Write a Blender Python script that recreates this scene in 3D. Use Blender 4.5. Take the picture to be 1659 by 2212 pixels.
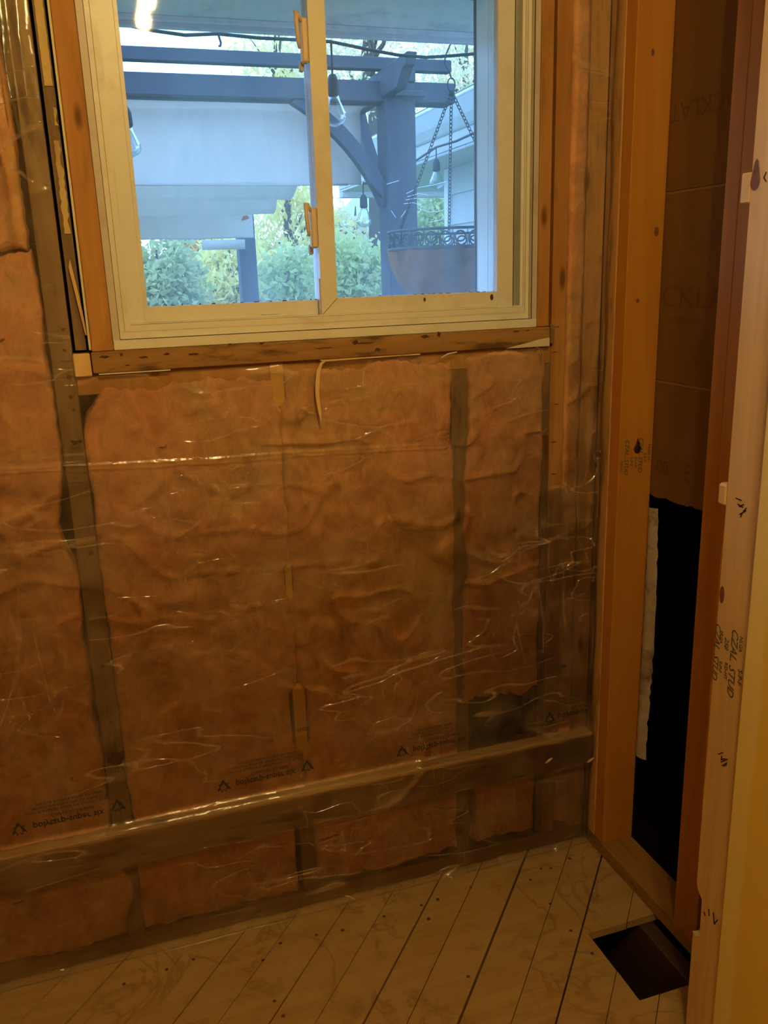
import bpy, bmesh, math, random
import numpy as np
from mathutils import Vector, Matrix, noise as mn

for o in list(bpy.data.objects):
    bpy.data.objects.remove(o)
S = bpy.context.scene
COL = S.collection

# ------------------------------------------------------------------ camera (metres; back wall stud faces y=0, floor z=0)
FPX = 1861.94
RW = np.array([[0.94854467, -0.11295792, 0.29580995],
               [-0.31510799, -0.24485231, 0.91692655],
               [-0.03114436, -0.96295787, -0.2678473]])
CAM = np.array([0.0, -1.773, 1.498])
cam = bpy.data.cameras.new('camera')
cam.sensor_fit = 'VERTICAL'
cam.sensor_height = 36.0
cam.lens = FPX / 2212.0 * 36.0
cam.clip_start = 0.02
cam.clip_end = 300
camo = bpy.data.objects.new('camera', cam)
M = Matrix.Identity(4)
for i in range(3):
    M[i][0] = RW[i][0]
    M[i][1] = -RW[i][1]
    M[i][2] = -RW[i][2]
    M[i][3] = CAM[i]
camo.matrix_world = M
COL.objects.link(camo)
S.camera = camo

# ------------------------------------------------------------------ sky and exposure
w = bpy.data.worlds.new('sky')
S.world = w
w.use_nodes = True
nt = w.node_tree
nt.nodes.clear()
wo = nt.nodes.new('ShaderNodeOutputWorld')
bg = nt.nodes.new('ShaderNodeBackground')
tc = nt.nodes.new('ShaderNodeTexCoord')
sx = nt.nodes.new('ShaderNodeSeparateXYZ')
cr = nt.nodes.new('ShaderNodeValToRGB')
cr.color_ramp.elements[0].position = 0.0
cr.color_ramp.elements[0].color = (0.33, 0.60, 1.06, 1)
cr.color_ramp.elements[1].position = 1.0
cr.color_ramp.elements[1].color = (0.26, 0.51, 1.06, 1)
nt.links.new(tc.outputs['Generated'], sx.inputs[0])
nt.links.new(sx.outputs['Z'], cr.inputs[0])
nt.links.new(cr.outputs[0], bg.inputs[0])
bg.inputs[1].default_value = 4.9
nt.links.new(bg.outputs[0], wo.inputs[0])
S.view_settings.view_transform = 'Standard'
S.view_settings.look = 'None'
S.view_settings.gamma = 1
S.view_settings.exposure = 0.0
S.view_settings.use_curve_mapping = False
S.cycles.max_bounces = 6
S.cycles.diffuse_bounces = 3
S.cycles.glossy_bounces = 2
S.cycles.transmission_bounces = 3
S.cycles.transparent_max_bounces = 10
S.cycles.caustics_reflective = False
S.cycles.caustics_refractive = False
LAMP_COL = (1.0, 0.69, 0.255)
LAMP_STRENGTH = 410.0


# ------------------------------------------------------------------ pixel -> place on a known surface
def ray(px, py):
    return RW @ np.array([px - 829.5, py - 1106.0, FPX])


def on_y(px, py, y=0.0):
    v = ray(px, py)
    return CAM + v * ((y - CAM[1]) / v[1])


def on_x(px, py, x):
    v = ray(px, py)
    return CAM + v * ((x - CAM[0]) / v[0])


def on_z(px, py, z=0.0):
    v = ray(px, py)
    return CAM + v * ((z - CAM[2]) / v[2])


# ------------------------------------------------------------------ object helpers
def tag(o, label=None, cat=None, group=None, kind=None):
    if label: o['label'] = label
    if cat: o['category'] = cat
    if group: o['group'] = group
    if kind: o['kind'] = kind
    return o


def empty(name, loc=(0, 0, 0)):
    o = bpy.data.objects.new(name, None)
    o.location = loc
    COL.objects.link(o)
    return o


def link(name, me, mat, parent=None, smooth=False):
    if mat: 
        me.materials.clear()
        me.materials.append(mat)
    if smooth:
        for p in me.polygons: p.use_smooth = True
    o = bpy.data.objects.new(name, me)
    COL.objects.link(o)
    if parent:
        o.parent = parent
        o.matrix_parent_inverse = Matrix.Translation(-Vector(parent.location)) if parent.type == 'EMPTY' else Matrix.Identity(4)
    return o


def pyd(name, verts, faces, mat, parent=None, smooth=False):
    me = bpy.data.meshes.new(name)
    me.from_pydata([tuple(v) for v in verts], [], faces)
    me.update()
    return link(name, me, mat, parent, smooth)


def bm_obj(name, bm, mat, parent=None, smooth=False):
    bmesh.ops.recalc_face_normals(bm, faces=bm.faces)
    me = bpy.data.meshes.new(name)
    bm.to_mesh(me)
    bm.free()
    return link(name, me, mat, parent, smooth)


def add_box(bm, x0, x1, y0, y1, z0, z1, bev=0.0):
    r = bmesh.ops.create_cube(bm, size=1)
    for v in r['verts']:
        v.co = Vector((x0 + (v.co.x + .5) * (x1 - x0), y0 + (v.co.y + .5) * (y1 - y0), z0 + (v.co.z + .5) * (z1 - z0)))
    if bev > 0:
        es = list({e for v in r['verts'] for e in v.link_edges})
        bmesh.ops.bevel(bm, geom=es, offset=bev, segments=1, affect='EDGES')


def box(name, x0, x1, y0, y1, z0, z1, mat, parent=None, bev=0.0015):
    bm = bmesh.new()
    add_box(bm, x0, x1, y0, y1, z0, z1, bev)
    return bm_obj(name, bm, mat, parent)


def prism(name, poly, axis, a0, a1, mat, parent=None, bev=0.0):
    """poly: 2D points in the two other axes (order xyz without axis); extruded from a0 to a1"""
    def P(p, a):
        return {'x': (a, p[0], p[1]), 'y': (p[0], a, p[1]), 'z': (p[0], p[1], a)}[axis]
    bm = bmesh.new()
    A = [bm.verts.new(P(p, a0)) for p in poly]
    B = [bm.verts.new(P(p, a1)) for p in poly]
    n = len(poly)
    bm.faces.new(A)
    bm.faces.new(B[::-1])
    for i in range(n):
        bm.faces.new((A[i], B[i], B[(i + 1) % n], A[(i + 1) % n]))
    if bev > 0:
        bmesh.ops.bevel(bm, geom=list(bm.edges), offset=bev, segments=1, affect='EDGES')
    return bm_obj(name, bm, mat, parent)


def add_tube(bm, pts, r, n=8, cap=True, closed=False):
    pts = [Vector(p) for p in pts]
    rings = []
    m = len(pts)
    prev = None
    for i, p in enumerate(pts):
        if closed:
            d = pts[(i + 1) % m] - pts[i - 1]
        else:
            d = pts[min(i + 1, m - 1)] - pts[max(i - 1, 0)]
        d.normalize()
        if prev is None:
            u = d.cross(Vector((0.3, 0.9, 0.2)))
            if u.length < 1e-3: u = d.cross(Vector((1, 0, 0)))
        else:
            u = prev - d * prev.dot(d)
        u.normalize()
        prev = u
        v = d.cross(u)
        rr = r[i] if isinstance(r, (list, tuple)) else r
        rings.append([bm.verts.new(p + (u * math.cos(2 * math.pi * k / n) + v * math.sin(2 * math.pi * k / n)) * rr) for k in range(n)])
    for i in range(m if closed else m - 1):
        a, b = rings[i], rings[(i + 1) % m]
        for k in range(n):
            bm.faces.new((a[k], a[(k + 1) % n], b[(k + 1) % n], b[k]))
    if cap and not closed:
        bm.faces.new(rings[0][::-1])
        bm.faces.new(rings[-1])


def tube(name, pts, r, mat, parent=None, n=8, closed=False, smooth=True):
    bm = bmesh.new()
    add_tube(bm, pts, r, n, closed=closed)
    return bm_obj(name, bm, mat, parent, smooth)


def lathe(name, prof, cx, cy, mat, parent=None, n=24, smooth=True):
    """prof: list of (r, z)"""
    bm = bmesh.new()
    rings = []
    for r, z in prof:
        rings.append([bm.verts.new((cx + r * math.cos(2 * math.pi * k / n), cy + r * math.sin(2 * math.pi * k / n), z)) for k in range(n)])
    for a, b in zip(rings, rings[1:]):
        for k in range(n):
            bm.faces.new((a[k], a[(k + 1) % n], b[(k + 1) % n], b[k]))
    if prof[0][0] > 1e-4: bm.faces.new(rings[0][::-1])
    if prof[-1][0] > 1e-4: bm.faces.new(rings[-1])
    bmesh.ops.remove_doubles(bm, verts=bm.verts, dist=1e-5)
    return bm_obj(name, bm, mat, parent, smooth)


def surf(name, fn, us, vs, mat, parent=None, smooth=True, keep=None):
    V = [fn(u, v) for v in vs for u in us]
    nu = len(us)
    F = []
    for j in range(len(vs) - 1):
        for i in range(nu - 1):
            if keep is None or keep(0.5 * (us[i] + us[i + 1]), 0.5 * (vs[j] + vs[j + 1])):
                F.append((j * nu + i, j * nu + i + 1, (j + 1) * nu + i + 1, (j + 1) * nu + i))
    return pyd(name, V, F, mat, parent, smooth)


def ring(name, x0, x1, z0, z1, wl, wr, wb, wt, y0, y1, mat, parent=None, bev=0.0015):
    """four mitred rails as one frame"""
    bm = bmesh.new()
    o = [(x0, z0), (x1, z0), (x1, z1), (x0, z1)]
    n = [(x0 + wl, z0 + wb), (x1 - wr, z0 + wb), (x1 - wr, z1 - wt), (x0 + wl, z1 - wt)]
    vo0 = [bm.verts.new((p[0], y0, p[1])) for p in o]
    vn0 = [bm.verts.new((p[0], y0, p[1])) for p in n]
    vo1 = [bm.verts.new((p[0], y1, p[1])) for p in o]
    vn1 = [bm.verts.new((p[0], y1, p[1])) for p in n]
    for i in range(4):
        j = (i + 1) % 4
        bm.faces.new((vo0[i], vo0[j], vn0[j], vn0[i]))
        bm.faces.new((vo1[j], vo1[i], vn1[i], vn1[j]))
        bm.faces.new((vo0[j], vo0[i], vo1[i], vo1[j]))
        bm.faces.new((vn0[i], vn0[j], vn1[j], vn1[i]))
    if bev:
        es = [e for e in bm.edges if len(e.link_faces) == 2 and e.calc_face_angle(0) > 0.5]
        bmesh.ops.bevel(bm, geom=es, offset=bev, segments=1, affect='EDGES')
    return bm_obj(name, bm, mat, parent)


def text_mesh(body, size, shear=0.0, bold=0.0, align='CENTER'):
    cu = bpy.data.curves.new('print', 'FONT')
    cu.body = body
    cu.size = size
    cu.shear = shear
    cu.offset = bold
    cu.align_x = align
    cu.align_y = 'CENTER'
    cu.resolution_u = 2
    o = bpy.data.objects.new('print', cu)
    COL.objects.link(o)
    dg = bpy.context.evaluated_depsgraph_get()
    me = bpy.data.meshes.new_from_object(o.evaluated_get(dg))
    bpy.data.objects.remove(o)
    bpy.data.curves.remove(cu)
    return me


def text_obj(name, body, size, fn, mat, parent, shear=0.0, bold=0.0, sx=1.0):
    """fn(u, v) -> world point for text-plane coordinates"""
    me = text_mesh(body, size, shear, bold)
    for v in me.vertices:
        v.co = fn(v.co.x * sx, v.co.y)
    me.update()
    return link(name, me, mat, parent)


def strokes(name, lines, fn, wdt, mat, parent):
    """hand-drawn strokes: flat ribbons on a surface given by fn(u, v)"""
    bm = bmesh.new()
    for ln in lines:
        for (a, b) in zip(ln, ln[1:]):
            d = Vector((b[0] - a[0], b[1] - a[1]))
            if d.length < 1e-9: continue
            d.normalize()
            n = Vector((-d.y, d.x)) * wdt * .5
            e = d * wdt * .4
            q = [(a[0] + n.x - e.x, a[1] + n.y - e.y), (b[0] + n.x + e.x, b[1] + n.y + e.y),
                 (b[0] - n.x + e.x, b[1] - n.y + e.y), (a[0] - n.x - e.x, a[1] - n.y - e.y)]
            bm.faces.new([bm.verts.new(fn(*p)) for p in q])
    return bm_obj(name, bm, mat, parent)


# ------------------------------------------------------------------ materials
class NT:
    def __init__(s, name):
        s.m = bpy.data.materials.new(name)
        s.m.use_nodes = True
        s.t = s.m.node_tree
        s.t.nodes.clear()
        s.out = s.t.nodes.new('ShaderNodeOutputMaterial')

    def n(s, typ, **kw):
        nd = s.t.nodes.new('ShaderNode' + typ)
        for k, v in kw.items():
            if k in nd.inputs:
                nd.inputs[k].default_value = v
            else:
                setattr(nd, k, v)
        return nd

    def l(s, a, b):
        s.t.links.new(a, b)

    def coord(s, scale=(1, 1, 1), rnd=True, rot=(0, 0, 0)):
        c = s.n('TexCoord')
        mp = s.n('Mapping')
        mp.inputs['Scale'].default_value = scale
        mp.inputs['Rotation'].default_value = rot
        if rnd:
            oi = s.n('ObjectInfo')
            mu = s.n('Math', operation='MULTIPLY')
            mu.inputs[1].default_value = 37.0
            s.l(oi.outputs['Random'], mu.inputs[0])
            ad = s.n('VectorMath', operation='ADD')
            s.l(c.outputs['Object'], ad.inputs[0])
            s.l(mu.outputs[0], ad.inputs[1])
            s.l(ad.outputs[0], mp.inputs['Vector'])
        else:
            s.l(c.outputs['Object'], mp.inputs['Vector'])
        return mp.outputs[0]

    def noise(s, vec, scale=5, detail=4, rough=.55, dist=0):
        nd = s.n('TexNoise')
        nd.inputs['Scale'].default_value = scale
        nd.inputs['Detail'].default_value = detail
        nd.inputs['Roughness'].default_value = rough
        nd.inputs['Distortion'].default_value = dist
        s.l(vec, nd.inputs['Vector'])
        return nd.outputs['Fac']

    def ramp(s, fac, stops):
        r = s.n('ValToRGB')
        e = r.color_ramp.elements
        while len(e) < len(stops): e.new(.5)
        for i, (p, c) in enumerate(stops):
            e[i].position = p
            e[i].color = (*c, 1) if len(c) == 3 else c
        s.l(fac, r.inputs[0])
        return r.outputs[0]

    def mix(s, fac, a, b, mode='MIX'):
        m = s.n('MixRGB', blend_type=mode)
        for inp, v in ((m.inputs[0], fac), (m.inputs[1], a), (m.inputs[2], b)):
            if hasattr(v, 'is_linked') or isinstance(v, bpy.types.NodeSocket): s.l(v, inp)
            elif isinstance(v, (int, float)): inp.default_value = v
            else: inp.default_value = (*v, 1)
        return m.outputs[0]

    def bsdf(s, col, rough=.6, spec=.3, bump=None, bstr=.3, bdist=.002, metallic=0):
        b = s.n('BsdfPrincipled')
        if isinstance(col, bpy.types.NodeSocket): s.l(col, b.inputs['Base Color'])
        else: b.inputs['Base Color'].default_value = (*col, 1)
        if isinstance(rough, bpy.types.NodeSocket): s.l(rough, b.inputs['Roughness'])
        else: b.inputs['Roughness'].default_value = rough
        b.inputs['Specular IOR Level'].default_value = spec
        b.inputs['Metallic'].default_value = metallic
        if bump is not None:
            bp = s.n('Bump')
            bp.inputs['Strength'].default_value = bstr
            bp.inputs['Distance'].default_value = bdist
            s.l(bump, bp.inputs['Height'])
            s.l(bp.outputs[0], b.inputs['Normal'])
        s.l(b.outputs[0], s.out.inputs[0])
        return s.m


def wood(name, light, dark, axis='z', grain=1.0, stain=0.0, staincol=(.06, .035, .015), rough=.65, knots=True):
    k = NT(name)
    a = {'x': (3, 55, 55), 'y': (55, 3, 55), 'z': (55, 55, 3)}[axis]
    v = k.coord(tuple(q * grain for q in a))
    g = k.noise(v, 1.0, 5, .6, .6)
    a2 = {'x': (1, 14, 14), 'y': (14, 1, 14), 'z': (14, 14, 1)}[axis]
    g2 = k.noise(k.coord(a2), 1.0, 3, .5, 1.5)
    col = k.ramp(g, [(.3, dark), (.7, light)])
    col2 = k.ramp(g2, [(.3, dark), (.65, light)])
    c = k.mix(.5, col, col2)
    if knots:
        a3 = {'x': (5, 16, 16), 'y': (16, 5, 16), 'z': (16, 16, 5)}[axis]
        vo = k.n('TexVoronoi')
        vo.inputs['Scale'].default_value = 1.0
        k.l(k.coord(a3), vo.inputs['Vector'])
        kf = k.ramp(vo.outputs['Distance'], [(.07, (1, 1, 1)), (.16, (0, 0, 0))])
        c = k.mix(kf, c, tuple(x * .45 for x in dark))
    if stain > 0:
        a4 = {'x': (7, 34, 34), 'y': (34, 7, 34), 'z': (34, 34, 7)}[axis]
        st = k.noise(k.coord(a4), 1.0, 5, .65)
        sf = k.ramp(st, [(.52, (0, 0, 0)), (.66, (stain, stain, stain))])
        c = k.mix(sf, c, staincol)
    return k.bsdf(c, rough, .25, g, .35, .001)


def plain(name, col, rough=.5, spec=.4, var=.12, scale=8, bump=0.0, metallic=0, dirt=None, dirtamt=.4):
    k = NT(name)
    v = k.coord((1, 1, 1))
    g = k.noise(v, scale, 5, .6)
    c = k.mix(g, tuple(x * (1 - var) for x in col), tuple(min(1, x * (1 + var)) for x in col))
    if dirt:
        g3 = k.noise(k.coord((3, 3, 3)), 2.2, 6, .7)
        c = k.mix(k.ramp(g3, [(.52, (0, 0, 0)), (.72, (dirtamt,) * 3)]), c, dirt)
    return k.bsdf(c, rough, spec, k.noise(v, scale * 9, 3) if bump else None, bump, .002, metallic)


MT = {}
MT['stud_fresh'] = wood('stud_fresh', (.56, .255, .040), (.46, .19, .026), 'z', .8, knots=False)
MT['stud_pale'] = wood('stud_pale', (.84, .61, .29), (.64, .42, .175), 'z', .7, knots=False, rough=.5)
MT['stud_old'] = wood('stud_old', (.30, .19, .075), (.19, .11, .04), 'z', 1, .5)
MT['stud_grey'] = wood('stud_grey', (.30, .20, .095), (.19, .12, .05), 'z', 1, .6, (.08, .055, .03))
MT['jamb_wood'] = wood('jamb_wood', (.55, .29, .085), (.38, .17, .045), 'z', .8, .25)
MT['sill_wood'] = wood('sill_wood', (.42, .25, .09), (.24, .12, .04), 'x', .9, .8)
MT['plate_wood'] = wood('plate_wood', (.40, .22, .07), (.27, .14, .04), 'y', .8, .5)
MT['stud_brown'] = wood('stud_brown', (.68, .40, .15), (.52, .28, .09), 'z', 1, .4)
MT['ledger_wood'] = wood('ledger_wood', (.42, .25, .09), (.28, .16, .055), 'x', 1, .5)
MT['dark_wood'] = wood('dark_wood', (.10, .055, .03), (.05, .028, .015), 'y', 1)
MT['knot'] = plain('knot', (.20, .09, .035), .6, .3, .35, 90)
MT['resin'] = plain('resin', (.05, .018, .008), .12, .8, .2)
MT['ink'] = plain('ink', (.045, .04, .03), .8, .1, .3, 60)
MT['ink_soft'] = plain('ink_soft', (.12, .085, .05), .8, .1, .3, 60)
MT['ink_green'] = plain('ink_green', (.13, .12, .07), .8, .1, .35, 120)
MT['pen'] = plain('pen', (.03, .02, .02), .8, .1)
MT['vinyl'] = plain('vinyl', (.79, .81, .72), .32, .5, .04, 5, dirt=(.42, .31, .16), dirtamt=.35)
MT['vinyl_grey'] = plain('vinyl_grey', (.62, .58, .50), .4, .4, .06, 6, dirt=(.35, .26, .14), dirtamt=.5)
MT['vinyl_white'] = plain('vinyl_white', (.80, .80, .78), .25, .5, .03)
MT['vinyl_baked_shade'] = plain('vinyl_baked_shade', (.60, .38, .17), .4, .4, .06)  # darker copy of the vinyl, shading of the angled bead painted in
MT['latch'] = plain('latch', (.78, .66, .46), .35, .5, .05)
MT['gasket'] = plain('gasket', (.02, .025, .03), .5, .3)
MT['mould_and_shade'] = plain('mould_and_shade', (.09, .055, .03), .9, .1, .5, 60)  # dirt tone, also used for the painted shadow under the left rail
MT['old_paint'] = plain('old_paint', (.68, .52, .20), .55, .3, .1, 20, dirt=(.25, .15, .06), dirtamt=.9)
MT['cream_paint'] = plain('cream_paint', (.76, .70, .52), .5, .3, .08, 20)
MT['sheathing'] = plain('sheathing', (.035, .03, .026), .95, .1, .3, 20)
MT['drywall'] = plain('drywall', (.55, .38, .22), .8, .2, .04)
MT['ceiling'] = plain('ceiling', (.70, .62, .5), .8, .2, .03)
MT['dark_void'] = plain('dark_void', (.012, .007, .005), 1, 0, .3)  # near black, the darkness of unlit hollows put into the colour
MT['plaster'] = plain('plaster', (.45, .40, .31), .95, .1, .3, 40, .8, dirt=(.05, .03, .02), dirtamt=.9)
MT['foam'] = plain('foam', (.55, .42, .22), .7, .3, .15)


def m_yellow():
    k = NT('yellow_wall')
    c = k.n('TexCoord')
    sp = k.n('SeparateXYZ')
    k.l(c.outputs['Object'], sp.inputs[0])
    nz = k.noise(k.coord((1, 1, 6), False), 2.0, 3)
    ad = k.n('MATH' if False else 'Math', operation='MULTIPLY_ADD')
    ad.inputs[1].default_value = .02
    k.l(nz, ad.inputs[0])
    k.l(sp.outputs['Y'], ad.inputs[2])
    # an older, paler coat shows in a narrow strip along the cut edge
    mr = k.n('MapRange')
    mr.inputs['From Min'].default_value = -.742
    mr.inputs['From Max'].default_value = -.732
    k.l(ad.outputs[0], mr.inputs['Value'])
    col = k.mix(mr.outputs[0], (.92, .68, .13), (.95, .78, .27))
    return k.bsdf(col, .55, .35, k.noise(k.coord((1, 1, 1), False), 160, 3), .15, .001)


MT['yellow_wall'] = m_yellow()


def m_lath():
    k = NT('lath_paper')
    v = k.coord((1, 1, 1))
    g = k.noise(v, 6, 5, .6)
    c = k.mix(g, (.17, .085, .022), (.22, .115, .032))
    fib = k.noise(k.coord((90, 90, 90)), 1.0, 3)
    return k.bsdf(c, .8, .2, fib, .12, .001)


MT['lath'] = m_lath()
MT['lath_print'] = plain('lath_print', (.162, .079, .021), .9, .1)
MT['lath_edge'] = plain('lath_edge', (.30, .18, .06), .9, .1)


def m_batt():
    k = NT('fibreglass')
    v = k.coord((1, 1, 1))
    g = k.noise(v, 5.0, 6, .62, .8)
    c = k.ramp(g, [(.32, (.90, .39, .19)), (.50, (.84, .44, .20)), (.66, (.70, .45, .19))])
    f = k.noise(k.coord((19, 19, 14)), 1.0, 5, .68, .8)
    c = k.mix(k.ramp(f, [(.36, (.62,) * 3), (.60, (0,) * 3)]), c, (.48, .20, .08))
    d = k.noise(k.coord((7, 7, 7)), 1.0, 5, .6, .8)
    c = k.mix(k.ramp(d, [(.58, (0,) * 3), (.74, (.75,) * 3)]), c, (.26, .12, .045))
    fib = k.noise(k.coord((150, 150, 110)), 1.0, 3, .75)
    return k.bsdf(c, .95, .05, fib, .6, .003)


MT['batt'] = m_batt()


def m_plastic():
    k = NT('poly_sheet')
    tr = k.n('BsdfTransparent')
    tr.inputs[0].default_value = (.99, .985, .97, 1)
    v = k.coord((1, 1, 1), False)

    def creases(scale, rot, sc, width, seed):
        """thin meandering fold lines: the zero set of a stretched noise"""
        mp = k.n('Mapping')
        mp.inputs['Rotation'].default_value = (0, rot, 0)
        mp.inputs['Scale'].default_value = scale
        mp.inputs['Location'].default_value = (seed, seed * 2, seed * 3)
        k.l(v, mp.inputs['Vector'])
        n = k.noise(mp.outputs[0], sc * 1.15, 1, .5, 0)
        return k.ramp(n, [(.5 - width, (0,) * 3), (.5, (1,) * 3), (.5 + width, (0,) * 3)])
    c1 = creases((1.0, 1, 4.5), math.radians(28), 3.2, .016, 1.3)
    c2 = creases((1.2, 1, 4.0), math.radians(-38), 3.6, .012, 7.7)
    c3 = creases((4.5, 1, 1.0), math.radians(8), 3.0, .012, 4.1)
    msk = k.ramp(k.noise(v, 4.6, 0, .5), [(.46, (0,) * 3), (.62, (1,) * 3)])
    msk2 = k.ramp(k.noise(k.coord((1, 1, 1), False, (1, 2, 3)), 3.8, 0, .5), [(.50, (0,) * 3), (.64, (1,) * 3)])
    cs = k.mix(1.0, k.mix(1.0, c1, msk, 'MULTIPLY'), k.mix(1.0, c2, msk2, 'MULTIPLY'), 'ADD')
    cs = k.mix(.7, cs, k.mix(1.0, c3, msk2, 'MULTIPLY'), 'ADD')
    b1 = k.noise(k.coord((5, 5, 3), False), 3.4, 3, .62, 0)
    hgt = k.mix(.7, cs, b1, 'ADD')
    bp = k.n('Bump')
    bp.inputs['Strength'].default_value = .8
    bp.inputs['Distance'].default_value = .0032
    k.l(hgt, bp.inputs['Height'])
    milk = k.n('BsdfDiffuse')
    milk.inputs[0].default_value = (.80, .60, .40, 1)
    mk = k.ramp(k.noise(v, 8, 2, .65, 0), [(.40, (.05,) * 3), (.72, (.20,) * 3)])
    mk = k.mix(1.0, mk, k.mix(1.0, cs, (.26, .26, .26), 'MULTIPLY'), 'ADD')
    m1 = k.n('MixShader')
    k.l(mk, m1.inputs[0])
    k.l(tr.outputs[0], m1.inputs[1])
    k.l(milk.outputs[0], m1.inputs[2])
    gl = k.n('BsdfGlossy')
    gl.inputs[0].default_value = (1, 1, 1, 1)
    gl.inputs['Roughness'].default_value = .17
    k.l(bp.outputs[0], gl.inputs['Normal'])
    fr = k.n('Fresnel')
    fr.inputs[0].default_value = 1.5
    m2 = k.n('MixShader')
    k.l(fr.outputs[0], m2.inputs[0])
    k.l(m1.outputs[0], m2.inputs[1])
    k.l(gl.outputs[0], m2.inputs[2])
    k.l(m2.outputs[0], k.out.inputs[0])
    return k.m


MT['poly'] = m_plastic()


def m_glass():
    k = NT('dirty_glass')
    tr = k.n('BsdfTransparent')
    tr.inputs[0].default_value = (.97, .985, 1, 1)
    du = k.n('BsdfTranslucent')
    du.inputs[0].default_value = (.80, .92, 1.0, 1)
    a = k.noise(k.coord((9, 9, 2.2), True), 1.0, 6, .65, .6)
    b = k.noise(k.coord((150, 150, 110), True), 1.0, 3, .8)
    f1 = k.ramp(a, [(.32, (.08,) * 3), (.72, (.20,) * 3)])
    f2 = k.ramp(b, [(.66, (0,) * 3), (.76, (.10,) * 3)])
    f = k.mix(1.0, f1, f2, 'ADD')
    m1 = k.n('MixShader')
    k.l(f, m1.inputs[0])
    k.l(tr.outputs[0], m1.inputs[1])
    k.l(du.outputs[0], m1.inputs[2])
    gl = k.n('BsdfGlossy')
    gl.inputs['Roughness'].default_value = .035
    fr = k.n('Fresnel')
    fr.inputs[0].default_value = 1.2
    m2 = k.n('MixShader')
    k.l(fr.outputs[0], m2.inputs[0])
    k.l(m1.outputs[0], m2.inputs[1])
    k.l(gl.outputs[0], m2.inputs[2])
    k.l(m2.outputs[0], k.out.inputs[0])
    return k.m


MT['glass'] = m_glass()


def m_floor():
    k = NT('subfloor_board')
    ang = math.radians(-48.6)
    v = k.coord((1.6, 45, 45), True, (0, 0, ang))
    g = k.noise(v, 1.0, 5, .6, .5)
    c = k.ramp(g, [(.28, (.37, .23, .085)), (.72, (.47, .32, .135))])
    # pale glue / plaster haze and tide-line water stains run across boards
    u = k.coord((1, 1, 1), False)
    h = k.noise(u, 5.5, 5, .6, .3)
    c = k.mix(k.ramp(h, [(.40, (0,) * 3), (.68, (.5,) * 3)]), c, (.46, .35, .19))
    st = k.noise(u, 4.2, 4, .55, 1.1)
    tide = k.ramp(st, [(.470, (0,) * 3), (.492, (.55,) * 3), (.500, (.55,) * 3), (.520, (0,) * 3)])
    msk = k.ramp(k.noise(u, 3.1, 2, .5), [(.46, (0,) * 3), (.58, (1,) * 3)])
    c = k.mix(k.mix(1.0, tide, msk, 'MULTIPLY'), c, (.25, .14, .055))
    d = k.noise(u, 11, 5, .65, .4)
    c = k.mix(k.ramp(d, [(.57, (0,) * 3), (.72, (.6,) * 3)]), c, (.20, .12, .045))
    return k.bsdf(c, .6, .3, g, .3, .001)


MT['floor'] = m_floor()
MT['bare_strip'] = plain('bare_strip', (.80, .47, .07), .6, .3, .12, 12)
MT['nail'] = plain('nail', (.10, .055, .03), .6, .4)


def m_emit(name, col, st):
    k = NT(name)
    e = k.n('Emission')
    e.inputs[0].default_value = (*col, 1)
    e.inputs[1].default_value = st
    k.l(e.outputs[0], k.out.inputs[0])
    return k.m


MT['bulb_lit'] = m_emit('bulb_lit', LAMP_COL, LAMP_STRENGTH)
MT['porcelain'] = plain('porcelain', (.8, .78, .72), .3, .5, .03)

# ================================================================== THE SETTING
WX = 1.113                     # inner face of the right wall framing
H = 2.62
# ---- floor: diagonal boards
floor = tag(empty('floor', (0, -1, 0)), kind='structure')
ang = math.radians(48.6)
dx_, dy_ = math.cos(ang), math.sin(ang)
nx_, ny_ = math.sin(ang), -math.cos(ang)          # offset s = x*nx + y*ny grows to the right/front


def clip(poly, a, b, c):
    """keep a*x+b*y+c >= 0"""
    out = []
    for i in range(len(poly)):
        p, q = poly[i], poly[(i + 1) % len(poly)]
        fp, fq = a * p[0] + b * p[1] + c, a * q[0] + b * q[1] + c
        if fp >= 0: out.append(p)
        if (fp >= 0) != (fq >= 0):
            t = fp / (fp - fq)
            out.append((p[0] + t * (q[0] - p[0]), p[1] + t * (q[1] - p[1])))
    return out


HX0, HY0, HY1 = 0.934, -0.527, -0.322            # duct hole cut beside the right wall
RX0, RX1, RY0, RY1 = -1.3, 1.205, -3.2, 0.09
regions = [(RX0, RX1, HY1, RY1), (RX0, HX0, HY0, HY1), (RX0, RX1, RY0, HY0)]
edges = [-.055 - .094 * k for k in range(25, 0, -1)] + [-.055, .062, .157, .245, .345, .434, .528, .612, .711, .812, .897, .992, 1.086] + [1.086 + .094 * k for k in range(1, 32)]
gapw = {.897: .0042, .711: .0055, .528: .0038, .434: .0022, .157: .0035, .345: .0026, .612: .0028, -.055: .003}
rnd = random.Random(4)


def poly_extrude(bm, poly, z0, z1):
    A = [bm.verts.new((p[0], p[1], z1)) for p in poly]
    B = [bm.verts.new((p[0], p[1], z0)) for p in poly]
    bm.faces.new(A)
    bm.faces.new(B[::-1])
    for i in range(len(poly)):
        j = (i + 1) % len(poly)
        bm.faces.new((A[j], A[i], B[i], B[j]))


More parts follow.
